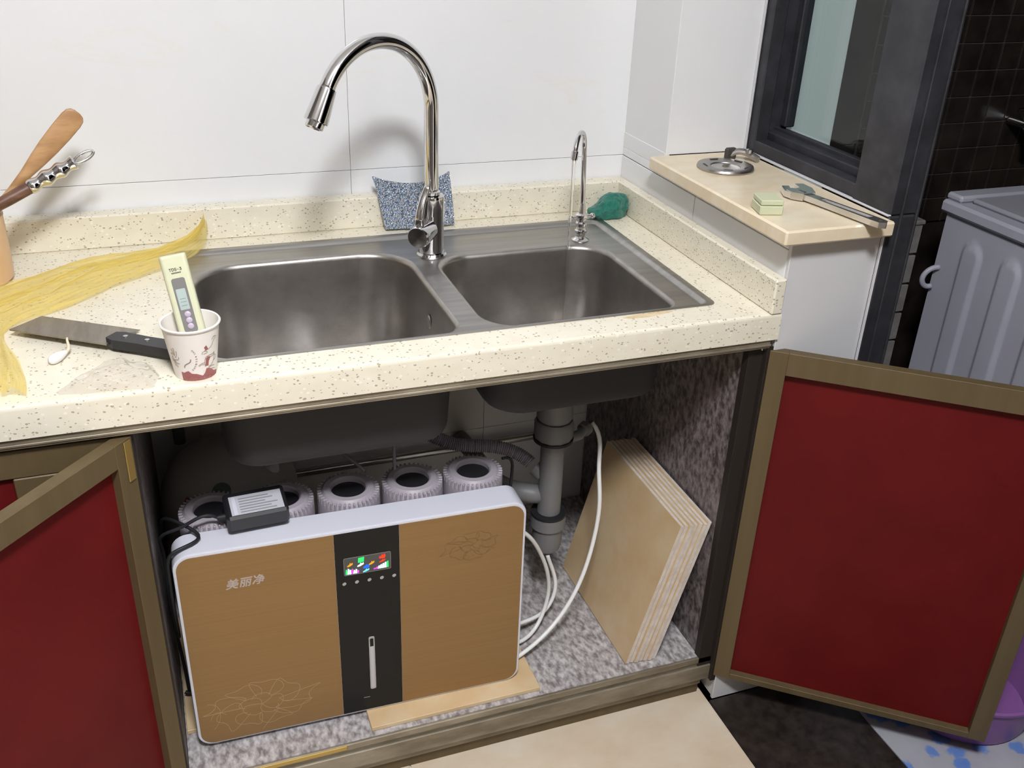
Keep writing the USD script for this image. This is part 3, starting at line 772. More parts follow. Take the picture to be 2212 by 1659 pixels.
spine = [A, Eq]
blade = []
for xy, th_ in ((A, 0.0012), (Eq, 0.0012), (Dq, 0.0012), (Cq, 0.0004), (Bq, 0.0004)):
    zc_ = tilt(xy)
    blade.append((xy[0], xy[1], zc_ + th_, zc_ - th_))
tv = np.array([[x, y, a] for x, y, a, b in blade] + [[x, y, b] for x, y, a, b in blade])
tf = [[0, 1, 2], [0, 2, 4], [2, 3, 4], [5, 7, 6], [5, 9, 7], [7, 9, 8]]
for i in range(5):
    j = (i + 1) % 5
    tf += [[i, i + 5, j + 5], [i, j + 5, j]]
obj("blade", trimesh.Trimesh(tv, tf, process=False), "blade_steel", kn, smooth=False)
h0 = np.array([-0.970, 0.1475, H + 0.0125])
h1 = np.array([-0.868, 0.0745, H + 0.0125])
hx = (h1 - h0) / np.linalg.norm(h1 - h0)
hy = np.cross([0, 0, 1.0], hx)
hl = np.linalg.norm(h1 - h0)
hpoly = Polygon([(0, -0.010), (0.012, -0.0145), (0.05, -0.0130), (hl - 0.03, -0.0140), (hl - 0.006, -0.0165), (hl, -0.006), (hl, 0.006), (hl - 0.006, 0.0125), (0.05, 0.0115), (0.014, 0.0135), (0.002, 0.010)]).buffer(0.0005)
core = extrude(hpoly, 0.0135)
obj("handle", xform(core, h0 - np.array([0, 0, 0.0065]), hx, hy, (0, 0, 1)), "black_plastic", kn)
for t in (0.022, 0.056, 0.092):
    obj("rivet", lathe([(0.0, 0.0), (0.0035, 0.0), (0.0033, 0.0007), (0.0, 0.0009)], 16, h0 + hx * t + hy * 0.002 + np.array([0, 0, 0.0070])), "satin_steel", kn)

gc = thing("garlic_clove", "white garlic clove with a dry stem on the worktop", "garlic", (-1.035, 0.12, H))
ga, gb = np.array([-1.0475, 0.108, H + 0.0065]), np.array([-1.026, 0.134, H + 0.0075])
gt = np.linspace(0, 1, 18)
gr = 0.0078 * np.sqrt(np.clip(np.sin(PI * gt ** 0.85), 0, 1)) * (1 - 0.45 * gt) + 0.0006
obj("clove", tube([ga + (gb - ga) * t for t in gt], gr, 14), "clove_skin", gc, smooth=True)
obj("stem", tube(spline([gb - np.array([0.001, 0.001, 0.0]), gb + np.array([0.002, 0.004, 0.005]), gb + np.array([0.001, 0.010, 0.010]), gb + np.array([0.001, 0.015, 0.013])], 10), np.linspace(0.0026, 0.0014, 10), 8), "clove_stem", gc, smooth=True)

bagp = Polygon([(-1.041, 0.0205), (-1.012, 0.062), (-0.978, 0.094), (-0.945, 0.092), (-0.921, 0.073), (-0.9125, 0.04), (-0.922, 0.004), (-0.965, 0.012), (-1.0, 0.012)]).buffer(0.004).buffer(-0.004)
minx, miny, maxx, maxy = bagp.bounds
P = np.zeros((56, 40, 3))
cxy = np.array(bagp.centroid.coords[0])
for i in range(56):
    a = i / 55 * 2 * PI
    ray = LineString([cxy, cxy + 0.3 * np.array([math.cos(a), math.sin(a)])])
    e = np.array(bagp.exterior.intersection(ray).coords[0]) if not bagp.exterior.intersection(ray).is_empty else cxy
    for j in range(40):
        s = j / 39
        xy = cxy + (e - cxy) * s
        hgt = (1 - s ** 3) * (0.004 + 0.010 * meshkit.fbm(np.array([xy[0] * 45, xy[1] * 45, 1.0]), 3, 11)) * (0.55 + 0.9 * (xy[1] - miny) / (maxy - miny))
        hgt += (1 - s ** 4) * (0.012 * meshkit.fbm(np.array([xy[0] * 75, xy[1] * 75, 2.0]), 3, 5) - 0.004)
        hgt += (1 - s ** 4) * 0.002 * abs(math.sin(70 * xy[0] + 40 * xy[1] + 3 * math.sin(60 * xy[1])))
        P[i, j] = (xy[0], xy[1], H + 0.001 + hgt)
m, _ = grid_mesh(P)
obj("plastic_bag", m, "clear_film", smooth=70, label="crumpled clear plastic bag on the worktop in front of the cleaver", cat="plastic bag")

# ================================================================== CUP AND METER
CC = np.array([-0.8665, 0.0395, H])
cup = thing("paper_cup", "small white paper cup printed with red and brown coffee motifs", "cup", CC)
RB0, RT0, CHH = 0.0265, 0.0365, 0.074
obj("cup_wall", lathe([(0.0, 0.0045), (RB0 - 0.001, 0.0045), (RB0 - 0.0006, 0.0003), (RB0, 0.0003), (RT0, CHH - 0.002), (RT0 + 0.0015, CHH - 0.0025), (RT0 + 0.0022, CHH - 0.0005), (RT0 + 0.001, CHH + 0.0012), (RT0 - 0.0008, CHH + 0.0004), (RT0 - 0.0012, CHH - 0.003), (RB0 - 0.001, 0.008), (0.0, 0.0075)], 56, CC), "paper_cup", cup, smooth=40)
view = math.atan2(CAM_POS[1] - CC[1], CAM_POS[0] - CC[0])


def on_cup(mesh2d):
    """(s metres to the right of the middle as seen, h height, depth) wrapped on the cup's cone."""
    m = mesh2d.copy()
    if len(m.faces) < 4000:
        m = m.subdivide_to_size(0.004)
    v = m.vertices
    r = RB0 + (RT0 - RB0) * v[:, 1] / (CHH - 0.002)
    ang = view + v[:, 0] / 0.031
    rad = r + 0.00012 + v[:, 2]
    return trimesh.Trimesh(np.column_stack([CC[0] + rad * np.cos(ang), CC[1] + rad * np.sin(ang), CC[2] + v[:, 1]]), m.faces, process=False)


def flat2(poly):
    return extrude(poly, 0.0002)


def stroke(pts, w, n=16):
    return LineString(spline(np.array(pts, float), n)).buffer(w / 2)


red = union_all([Polygon([(-0.021, 0.0005), (0.036, 0.0005), (0.037, 0.006), (0.028, 0.0085), (0.021, 0.0145), (0.015, 0.0165), (0.0125, 0.0105), (0.009, 0.0065), (0.005, 0.0085), (0.001, 0.0105), (-0.006, 0.0115), (-0.010, 0.0155), (-0.0135, 0.0145), (-0.0165, 0.0125), (-0.021, 0.0135)]),
                 Polygon([(0.0135, 0.020), (0.0145, 0.031), (0.0175, 0.0335), (0.0215, 0.032), (0.0185, 0.026), (0.0180, 0.020)]),
                 Polygon([(0.0125, 0.048), (0.0155, 0.0505), (0.0180, 0.045), (0.0145, 0.0435)])])
red = red.difference(union_all([stroke([(-0.015, 0.004), (-0.005, 0.007), (0.006, 0.004), (0.018, 0.0065)], 0.0004), stroke([(0.0, 0.002), (0.012, 0.004), (0.024, 0.0035)], 0.0004)]))
obj("red_print", on_cup(flat2(red)), "cup_red", cup, smooth=False)
br = [stroke([(-0.0145, 0.021), (-0.0105, 0.0265), (-0.0065, 0.029), (-0.0050, 0.033)], 0.0013), stroke([(0.0135, 0.019), (0.0128, 0.026), (0.0150, 0.0335), (0.0215, 0.0345), (0.0285, 0.0360)], 0.0006),
      stroke([(0.0165, 0.0325), (0.022, 0.0315), (0.0285, 0.0345), (0.0285, 0.0362)], 0.0006), stroke([(0.0285, 0.0345), (0.0275, 0.026), (0.0235, 0.0195), (0.018, 0.0185)], 0.0005),
      stroke([(0.028, 0.032), (0.0315, 0.030), (0.030, 0.025), (0.0272, 0.0245)], 0.0005), stroke([(0.013, 0.0435), (0.019, 0.0445), (0.024, 0.0485), (0.027, 0.0545), (0.030, 0.0565)], 0.0006),
      stroke([(0.0095, 0.0385), (0.0130, 0.0425), (0.0165, 0.041), (0.0115, 0.0385)], 0.0005), stroke([(0.004, 0.0225), (0.008, 0.025), (0.0125, 0.0255)], 0.0006),
      stroke([(0.005, 0.021), (0.009, 0.0235), (0.0125, 0.022)], 0.0005), stroke([(0.024, 0.056), (0.027, 0.059), (0.031, 0.058)], 0.0006),
      stroke([(0.016, 0.015), (0.022, 0.017), (0.029, 0.0165)], 0.0007), stroke([(0.018, 0.0125), (0.024, 0.013), (0.030, 0.0115)], 0.0006)]
for k in range(9):
    a = k / 9 * 2 * PI
    br.append(stroke([(-0.0275 + 0.002 * math.cos(a), 0.034 + 0.004 * math.sin(a)), (-0.0270 + 0.0045 * math.cos(a + 0.5), 0.034 + 0.010 * math.sin(a + 0.4)), (-0.0262 + 0.0060 * math.cos(a + 0.8), 0.034 + 0.0145 * math.sin(a + 0.8))], 0.0007))
obj("brown_print", on_cup(flat2(union_all(br))), "cup_brown", cup, smooth=False)
letters = []
word = "AVENUE"
for k, ch in enumerate("ONI" + word + "D"):
    g = meshkit.text_mesh(ch, 0.0024, 0.0002)
    t = k / 9
    a = np.radians(58 - 116 * t)
    base = np.array([-0.0085 + 0.0095 * math.cos(a), 0.0325 + 0.0160 * math.sin(a), 0])
    letters.append(xform(g, base, (math.sin(a), -math.cos(a), 0), (math.cos(a), math.sin(a), 0), (0, 0, 1)))
obj("lettering", on_cup(trimesh.util.concatenate(letters)), "cup_brown", cup, smooth=False)

mt = thing("water_test_meter", "pale green pen shaped water test meter standing in the paper cup", "meter", (-0.862, 0.03, H + 0.01))
mb = np.array([-0.8585, 0.0355, H + 0.012])
mtop = np.array([-0.8775, 0.0715, 0.9865])
mz = (mtop - mb) / np.linalg.norm(mtop - mb)
ML = np.linalg.norm(mtop - mb)
mx = np.array([1.0, -0.10, 0.0])
mx = mx - mz * (mx @ mz)
mx /= np.linalg.norm(mx)
my = np.cross(mz, mx)


def mloc(mesh):
    return xform(mesh, mb, mx, my, mz)


prof_m = rrect(-0.0168, 0.0168, -0.0075, 0.0075, (0.005, 0.005, 0.004, 0.004), 5)
shell = loft([ring3(prof_m * s, zz) for s, zz in ((0.80, 0.0), (0.90, 0.004), (0.97, 0.02), (1.0, 0.04), (1.0, ML - 0.0035), (0.985, ML - 0.001), (0.93, ML))], True, True)
obj("shell", mloc(shell), "meter_shell", mt)
facep = Polygon(rrect(-0.0085, 0.0085, 0.043, 0.118, (0.008, 0.008, 0.003, 0.003), 8))


def on_face(poly, lift, d):
    e = extrude(poly, d)
    return mloc(xform(e, (0, -0.0075 - lift, 0), (1, 0, 0), (0, 0, 1), (0, -1, 0)))


obj("face_plate", on_face(facep, 0.0, 0.0006), "meter_face", mt)
obj("lcd", on_face(Polygon(rrect(-0.0062, 0.0056, 0.0765, 0.104, 0.0008, 3)), 0.0005, 0.0004), "meter_lcd", mt)
for zz in (0.0815, 0.0865, 0.0905):
    obj("lcd_segment", on_face(Polygon([(-0.004, zz), (0.0035, zz), (0.0035, zz + 0.0008), (-0.004, zz + 0.0008)]), 0.0009, 0.00015), "print_grey", mt)
for zz in (0.0700, 0.0620, 0.0540):
    bt = lathe([(0.0042 * math.cos(t), 0.0016 * math.sin(t)) for t in np.linspace(0, PI / 2, 7)], 20)
    obj("button", mloc(xform(bt, (0.0005, -0.0080, zz), (1, 0, 0), (0, 0, 1), (0, -1, 0))), "meter_button", mt, smooth=True)
obj("thumb_grip", on_face(Point(0, 0.033).buffer(0.0088), -0.0001, 0.0005), "meter_shell", mt)
g = meshkit.text_mesh("TDS-3", 0.0036, 0.0002, bold=True)
g.apply_translation([-g.bounds[:, 0].mean(), 0, 0])
obj("lettering", mloc(xform(g, (0.0, -0.0076, 0.1275), (1, 0, 0), (0, 0, 1), (0, -1, 0))), "print_dark", mt, smooth=False)
dash = union_all([Polygon([(x, 0.1240), (x + 0.0012, 0.1240), (x + 0.0012, 0.1256), (x, 0.1256)]) for x in np.arange(-0.0056, 0.0056, 0.0017)])
obj("small_print", on_face(dash, 0.0001, 0.0002), "print_dark", mt, smooth=False)

# ================================================================== BASE CABINET
XC0, XC1 = -0.957, 0.0
ZF = 0.106
cab = thing("sink_cabinet", "sink base cabinet with bronze frame and two open red doors", "cabinet", (-0.47, 0.3, 0.0))
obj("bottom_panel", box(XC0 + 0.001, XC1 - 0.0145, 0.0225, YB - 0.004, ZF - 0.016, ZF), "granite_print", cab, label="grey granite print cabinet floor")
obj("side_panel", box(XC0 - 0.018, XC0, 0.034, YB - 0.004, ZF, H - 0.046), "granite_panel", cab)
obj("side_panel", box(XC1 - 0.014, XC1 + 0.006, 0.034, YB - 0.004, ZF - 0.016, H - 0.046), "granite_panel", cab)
obj("stile", box(XC0 - 0.020, XC0 + 0.001, 0.018, 0.0335, 0.05, H - 0.060, 0.002), "dark_bronze", cab)
obj("stile", box(XC1 - 0.0165, XC1 + 0.0202, 0.0165, 0.0335, 0.05, H - 0.060, 0.0005), "dark_bronze", cab)
obj("stile", box(XC1 + 0.010, XC1 + 0.0206, 0.0056, 0.0163, 0.05, H - 0.060, 0.0003), "dark_bronze", cab)
obj("top_rail", [box(-1.75, XC1 + 0.0125, 0.0035, 0.030, 0.7715, H - 0.0455, 0.0015), box(-1.75, XC1 + 0.0125, 0.0015, 0.0036, 0.776, 0.7795, 0.0006)], "bronze_rail", cab)
obj("bottom_rail", [box(XC0 - 0.02, XC1 + 0.0135, 0.0165, 0.0222, 0.092, ZF + 0.0005, 0.0015), box(XC0 - 0.02, XC1 + 0.0135, 0.019, 0.034, 0.0535, 0.0915, 0.001), box(XC0 - 0.02, XC1 + 0.0135, 0.0135, 0.0190, 0.050, 0.086, 0.0015)], "bronze_rail", cab, label="weathered bronze bottom rail with a groove")
obj("edge_trim", box(XC0 - 0.02, -0.70, 0.0135, 0.0163, 0.0975, ZF + 0.0012, 0.001), "gold_trim", cab, label="shiny gold edge strip on the bottom rail")
obj("plinth_strip", box(XC0 - 0.02, XC1 + 0.001, 0.0235, 0.031, 0.030, 0.0495, 0.001), "bronze_rail", cab)
obj("plinth", box(XC0 - 0.02, XC1 + 0.002, 0.032, 0.046, 0.0005, 0.0498), "bronze", cab)


def door_part(origin, d, width, z0, z1, n, hinge_name, frame_w=(0.030, 0.030, 0.040, 0.013), thick=0.018):
    """origin: hinge line at the inner face; d: along the door; n: normal of the inner (visible) face. frame_w: hinge stile, free stile, top, bottom."""
    o = np.array([origin[0], origin[1], 0.0])
    d3, n3 = np.array([d[0], d[1], 0.0]), np.array([n[0], n[1], 0.0])

    def place(mesh):      # local x along door, y out of the inner face, z up
        return xform(mesh, o, d3, n3, np.cross(d3, n3)) if np.cross(d3, n3)[2] > 0 else flip(mesh)

    def flip(mesh):
        m = mesh.copy()
        v = m.vertices
        w = o + np.outer(v[:, 0], d3) + np.outer(v[:, 1], n3) + np.outer(v[:, 2], [0, 0, 1.0])
        return trimesh.Trimesh(w, m.faces[:, ::-1], process=False)

    hs, fs, tp, bt = frame_w
    fr_ = [box(0, hs, -thick, 0, z0, z1, 0.0005), box(width - fs, width, -thick, 0, z0, z1, 0.0005), box(hs, width - fs, -thick, 0, z1 - tp, z1, 0.0005), box(hs, width - fs, -thick, 0, z0, z0 + bt, 0.0005)]
    f = obj("door", [place(q) for q in fr_], "bronze", cab, label=None)
    obj("door_panel", place(box(hs - 0.002, width - fs + 0.002, -thick + 0.002, -0.0135, z0 + bt - 0.002, z1 - tp + 0.002)), "red_panel", f, label="glossy dark red door panel")
    if hinge_name == "l":
        obj("hinge_plate", place(box(0.004, 0.016, 0.0002, 0.0022, z1 - 0.062, z1 - 0.002, 0.0005)), "gold_trim", f, label="small shiny gold plate at the top of the stile")
    return place


dR = np.array([0.7895, -0.6137]); nR = np.array([-0.6137, -0.7895])
door_part((0.0138, 0.0040), dR, 0.492, 0.066, 0.767, nR, "r")
dL = np.array([-0.664, -0.748]); nL = np.array([0.748, -0.664])
door_part((-0.9575, 0.0085), dL, 0.480, 0.066, 0.767, nL, "l", frame_w=(0.030, 0.030, 0.034, 0.030), thick=0.019)
obj("corner_plate", box(XC1 + 0.002, XC1 + 0.013, 0.010, 0.0165, 0.765, 0.7712, 0.001), "satin_steel", cab)

# neighbouring cabinet, doors shut
nb = thing("base_cabinet", "closed base cabinet with dark red door left of the sink cabinet", "cabinet", (-1.36, 0.3, 0.0))
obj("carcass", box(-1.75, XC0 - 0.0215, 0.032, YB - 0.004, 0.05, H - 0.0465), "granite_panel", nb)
f = obj("door", [box(-1.75, -0.979, 0.012, 0.030, 0.725, 0.765, 0.0015), box(-1.75, -0.979, 0.012, 0.030, 0.066, 0.10, 0.0015), box(-1.105, -0.979, 0.012, 0.030, 0.1005, 0.7245, 0.0015), box(-1.75, -1.717, 0.012, 0.030, 0.1005, 0.7245, 0.0015)], "bronze", nb)
obj("door_panel", box(-1.7165, -1.1055, 0.020, 0.026, 0.1005, 0.7245), "red_panel", f)
obj("plinth", box(-1.75, XC0 - 0.0215, 0.035, 0.048, 0.0005, 0.0495), "bronze", nb)

# ================================================================== UNDER THE SINK
# offcut floor tiles lying on the cabinet floor
ct = obj("floor_tile_piece", box(-0.6535, -0.3395, 0.0330, 0.333, ZF + 0.0003, ZF + 0.0088, 0.0008), "beige_tile", label="beige floor tile lying under the right part of the water purifier", cat="tile")
ct = obj("floor_tile_piece", box(-0.9540, -0.6565, 0.1235, 0.424, ZF + 0.0003, ZF + 0.0088, 0.0008), "beige_tile", label="beige floor tile lying under the left part of the water purifier", cat="tile")

# water purifier
ZP = ZF + 0.0092
PA = math.radians(-1.43)
pu = np.array([math.cos(PA), math.sin(PA), 0])
pv = np.array([-math.sin(PA), math.cos(PA), 0])
PO = np.array([-0.9367, 0.0800, ZP])
PW, PH, PD = 0.5665, 0.3955, 0.055
pur = thing("water_purifier", "gold and black under sink water purifier with a lit display", "water purifier", PO + pu * PW / 2 + pv * 0.09)


def pl(mesh):
    return xform(mesh, PO, pu, pv, (0, 0, 1))


def on_front(poly, lift, d):
    """poly in (x along the front, z up) -> extruded out of the front face."""
    return pl(xform(extrude(poly, d), (0, -lift, 0), (1, 0, 0), (0, 0, 1), (0, -1, 0)))


def xzring(i, y, r, top=0.0):
    q = rrect(i, PW - i, i, PH - i - top, r, 8)
    return np.column_stack([q[:, 0], np.full(len(q), y), q[:, 1]])


hou = loft([xzring(0.004, 0.0, 0.022), xzring(0.0012, 0.0012, 0.0245), xzring(0.0, 0.004, 0.026), xzring(0.0, PD, 0.026)], True, True)
hou.invert()
obj("housing", pl(hou), "gloss_white", pur, smooth=40)
front = Polygon(rrect(0.0055, PW - 0.0055, 0.0055, PH - 0.0055, 0.0225, 8))
s0, s1 = 0.2430, 0.3475
stripe = Polygon([(s0, 0), (s1, 0), (s1, PH), (s0, PH)])
obj("front_panel", on_front(front.intersection(Polygon([(0, 0), (s0 - 0.0003, 0), (s0 - 0.0003, PH), (0, PH)])), -0.0004, 0.0014), "gold_panel", pur)
obj("front_panel", on_front(front.intersection(Polygon([(s1 + 0.0003, 0), (PW, 0), (PW, PH), (s1 + 0.0003, PH)])), -0.0004, 0.0014), "gold_panel", pur)
obj("centre_strip", on_front(front.intersection(stripe), -0.0004, 0.0013), "gloss_black", pur)
# display
dx0, dx1, dz0, dz1 = 0.2570, 0.3325, 0.3075, 0.3405
dp = obj("display", on_front(Polygon(rrect(dx0, dx1, dz0, dz1, 0.002, 4)), 0.0009, 0.0005), "display_grey", pur)
obj("display_rim", on_front(Polygon(rrect(dx0 - 0.0008, dx1 + 0.0008, dz0 - 0.0008, dz1 + 0.0008, 0.0025, 4)).difference(Polygon(rrect(dx0, dx1, dz0, dz1, 0.002, 4))), 0.0009, 0.0007), "display_rim", dp)
DW, DH = dx1 - dx0, dz1 - dz0


def led(pts, mat):
    obj("icon", on_front(Polygon([(dx0 + DW * a, dz0 + DH * b) for a, b in pts]).buffer(0.0003), 0.0014, 0.0003), mat, dp, smooth=False)


def wave_icon(a, b, w, h, mat):
    led([(a, b), (a + w * 0.45, b + h * 0.1), (a + w, b + h * 0.55), (a + w, b + h), (a + w * 0.7, b + h * 0.75), (a + w * 0.55, b + h * 1.05), (a + w * 0.4, b + h * 0.6), (a, b + h * 0.25)], mat)


wave_icon(0.07, 0.50, 0.11, 0.20, "led_orange")
led([(0.30, 0.66), (0.42, 0.68), (0.43, 0.95), (0.31, 0.93)], "led_green")
wave_icon(0.285, 0.42, 0.13, 0.20, "led_white")
wave_icon(0.535, 0.42, 0.11, 0.19, "led_orange")
led([(0.755, 0.70), (0.87, 0.68), (0.895, 0.82), (0.87, 0.96), (0.845, 0.84), (0.82, 0.94), (0.80, 0.80), (0.765, 0.84)], "led_red")
wave_icon(0.76, 0.46, 0.125, 0.16, "led_red")
led([(0.40, 0.27), (0.52, 0.26), (0.545, 0.42), (0.48, 0.46), (0.42, 0.36)], "led_blue")
wave_icon(0.40, 0.03, 0.13, 0.18, "led_cyan")
for k in range(7):
    a = 0.025 + 0.042 * k
    hgt = 0.30 - 0.022 * k + 0.06 * (k % 2)
    led([(a, 0.05), (a + 0.034, 0.05), (a + 0.034, 0.05 + hgt * 0.9), (a + 0.012, 0.05 + hgt)], ["led_green", "led_white", "led_white", "led_magenta", "led_white", "led_white", "led_magenta"][k])
for k in range(7):
    a = 0.63 + 0.047 * k
    hgt = 0.07 + 0.05 * k
    led([(a, 0.10), (a + 0.038, 0.10), (a + 0.038, 0.10 + hgt), (a + 0.01, 0.08 + hgt)], ["led_magenta", "led_magenta", "led_white", "led_white", "led_white", "led_white", "led_green"][k])
for k in range(5):
    c2 = (0.2555 + 0.0205 * k, 0.2905)
    obj("button", on_front(Point(c2).buffer(0.0027).union(Point(c2[0] + 0.0012, c2[1] + 0.0008).buffer(0.0025)), 0.0008, 0.0009), "button_grey", pur)
gx = 0.2965
obj("level_window", on_front(Polygon(rrect(gx - 0.0050, gx + 0.0050, 0.052, 0.170, 0.003, 5)).difference(Polygon(rrect(gx - 0.0030, gx + 0.0030, 0.055, 0.166, 0.002, 5))), 0.0008, 0.0010), "button_grey", pur, label="narrow grey water level window")
obj("level_scale", on_front(Polygon(rrect(gx - 0.0030, gx + 0.0030, 0.0552, 0.148, 0.001, 3)), 0.0008, 0.0005), "label_white", pur)
obj("brand_mark", on_front(Polygon([(0.2790, 0.0340), (0.2900, 0.0335), (0.2900, 0.0350), (0.2795, 0.0352)]), 0.0008, 0.0003), "print_grey", pur)
# brand lettering
GLY = [[[[(3, -3), (3, -1), (12, 0), (21, 4), (26, 11), (25, 12), (5, 12), (5, 16), (27, 16), (29, 19), (28, 21), (4, 21), (4, 25), (29, 25), (29, 31), (9, 31), (9, 35), (29, 35), (29, 41), (6, 41), (6, 45), (19, 45), (15, 53), (19, 54), (24, 48), (24, 45), (38, 45), (44, 54), (47, 54), (49, 53), (49, 51), (45, 45), (58, 45), (58, 41), (35, 41), (34, 35), (55, 35), (55, 31), (34, 31), (34, 26), (61, 25), (61, 21), (35, 21), (33, 17), (34, 16), (60, 16), (60, 12), (37, 11), (45, 3), (61, -1), (58, -6), (49, -4), (41, 0), (32, 10), (29, 5), (20, -2), (6, -6)]]],
       [[[(3, 50), (61, 50), (61, 46), (4, 45)]], [[(35, 38), (58, 38), (58, -1), (56, -5), (47, -5), (46, -3), (46, -1), (53, -1), (53, 34), (40, 34), (39, -6), (35, -6)]], [[(46, 16), (41, 25), (45, 26), (51, 13), (49, 12), (46, 13)]], [[(7, 38), (29, 38), (29, -3), (27, -5), (19, -6), (18, -4), (18, -1), (24, -1), (24, 14), (19, 12), (13, 24), (14, 26), (17, 26), (22, 15), (24, 15), (24, 34), (12, 34), (11, -6), (7, -6)]]],
       [[[(3, 48), (4, 50), (8, 51), (16, 39), (16, 36), (12, 35)]], [[(17, 36), (24, 42), (30, 54), (35, 53), (33, 48), (48, 48), (49, 44), (45, 37), (56, 37), (56, 26), (61, 26), (61, 22), (56, 22), (56, 7), (52, 7), (52, 10), (40, 10), (40, -4), (28, -6), (26, -1), (36, -1), (36, 10), (21, 10), (21, 14), (36, 14), (36, 21), (34, 22), (18, 22), (18, 26), (36, 26), (36, 33), (22, 33), (19, 32)], [(41, 21), (40, 16), (41, 14), (50, 14), (52, 15), (52, 21), (51, 22)], [(41, 32), (40, 26), (52, 26), (52, 32), (51, 33)], [(30, 44), (26, 37), (39, 37), (42, 44)]], [[(3, -1), (12, 20), (15, 21), (17, 17), (9, -1), (8, -2)]]]]
lx0, lz0, lh = 0.0735, 0.3220, 0.0190
for k, glyph in enumerate(GLY):
    polys = [Polygon([(lx0 + k * lh * 1.04 + (x + 0.22 * y) * lh / 64, lz0 + 0.0006 * k + y * lh / 64) for x, y in g[0]], [[(lx0 + k * lh * 1.04 + (x + 0.22 * y) * lh / 64, lz0 + 0.0006 * k + y * lh / 64) for x, y in hle] for hle in g[1:]]).buffer(0.0004) for g in glyph]
    obj("lettering", on_front(union_all(polys), 0.0009, 0.0004), "silver_letter", pur, smooth=False)


# engraved peony outlines
def petals(cx, cz, s, seed, n_out=9):
    rg = np.random.default_rng(seed)
    out = []
    for k in range(n_out):
        a = k / n_out * 2 * PI + rg.uniform(-0.15, 0.15)
        r0, r1 = s * rg.uniform(0.35, 0.5), s * rg.uniform(0.85, 1.05)
        w = 0.42
        pts = [(cx + r0 * math.cos(a - w), cz + 0.62 * r0 * math.sin(a - w)), (cx + r1 * 0.92 * math.cos(a - w * 0.7), cz + 0.62 * r1 * 0.92 * math.sin(a - w * 0.7)), (cx + r1 * math.cos(a - 0.1), cz + 0.62 * r1 * math.sin(a - 0.1)),
               (cx + r1 * 0.94 * math.cos(a + 0.12), cz + 0.62 * r1 * 0.94 * math.sin(a + 0.12)), (cx + r1 * math.cos(a + w * 0.7), cz + 0.62 * r1 * math.sin(a + w * 0.7)), (cx + r0 * math.cos(a + w), cz + 0.62 * r0 * math.sin(a + w))]
        out.append(stroke(pts, 0.00075, 24))
    for k in range(5):
        a = k / 5 * 2 * PI + 0.4
        r1 = s * 0.42
        pts = [(cx, cz), (cx + r1 * math.cos(a - 0.5), cz + 0.62 * r1 * math.sin(a - 0.5)), (cx + r1 * 1.1 * math.cos(a), cz + 0.62 * r1 * 1.1 * math.sin(a)), (cx + r1 * 0.8 * math.cos(a + 0.5), cz + 0.62 * r1 * 0.8 * math.sin(a + 0.5))]
        out.append(stroke(pts, 0.0007, 18))
    return out


fl1 = petals(0.108, 0.070, 0.082, 3, 9)
fl1 += [stroke([(0.028, 0.035), (0.040, 0.060), (0.036, 0.085), (0.022, 0.092)], 0.0006), stroke([(0.024, 0.055), (0.034, 0.070), (0.050, 0.062)], 0.0006), stroke([(0.105, 0.012), (0.118, 0.030), (0.135, 0.052)], 0.0007)]
clip = Polygon([(0.008, 0.010), (s0 - 0.004, 0.010), (s0 - 0.004, PH), (0.008, PH)])
obj("flower_engraving", on_front(union_all(fl1).intersection(clip), 0.0009, 0.00015), "gold_line", pur, smooth=False)
fl2 = union_all(petals(0.470, 0.325, 0.047, 8, 8))
obj("flower_engraving", on_front(fl2, 0.0009, 0.0001), "gold_line_faint", pur, smooth=False)
# rear body and filters
obj("rear_body", pl(box(0.012, PW - 0.012, PD + 0.001, 0.20, 0.0, 0.10, 0.004)), "gloss_white", pur)
FC = [0.0665, 0.1770, 0.2870, 0.3965, 0.5045]
for k, fxp in enumerate(FC):
    c3 = PO + pu * fxp + pv * 0.1135
    zt = 0.4005
    body = lathe([(0.0, 0.11), (0.047, 0.11), (0.049, 0.13), (0.049, zt - 0.062), (0.0, zt - 0.062)], 36, c3)
    fcap = obj("filter_housing", body, "gloss_white", pur)
    obj("filter_cap", lathe([(0.0495, zt - 0.060), (0.0525, zt - 0.056), (0.0525, zt - 0.020), (0.050, zt - 0.012), (0.0460, zt - 0.004), (0.041, zt), (0.032, zt + 0.0005), (0.029, zt - 0.002), (0.0285, zt - 0.012), (0.0, zt - 0.012)], 48, c3), "cap_plastic", fcap)
    teeth = []
    for q in range(40):
        a = q / 40 * 2 * PI
        d3 = dirxy(a)
        teeth.append(xform(box(-0.0035, 0.0065, -0.0016, 0.0016, -0.010, 0.0030, 0.0008), c3 + d3 * 0.0455 + np.array([0, 0, zt - 0.006]), d3, np.cross([0, 0, 1.0], d3), (0, 0, 1)))
    obj("cap_ribs", teeth, "cap_plastic", fcap, smooth=False)
    obj("cap_recess", lathe([(0.0, zt - 0.0118), (0.0283, zt - 0.0118), (0.0283, zt - 0.009), (0.0, zt - 0.009)], 32, c3), "black_plastic", fcap)

# power adapter lying on the caps and the housing
aa = math.radians(2.5)
ax, ay = dirxy(aa), np.array([-math.sin(aa), math.cos(aa), 0])
ZA = ZP + 0.4015
AO = np.array([-0.848, 0.1060, ZA + 0.0010])
ad = thing("power_adapter", "black power adapter with a printed white label lying on the filter caps", "power adapter", AO)
az = np.array([0, -0.16, 1.0])
az = az / np.linalg.norm(az)


def al(mesh):
    return xform(mesh, AO, ax, np.cross(az, ax), az)


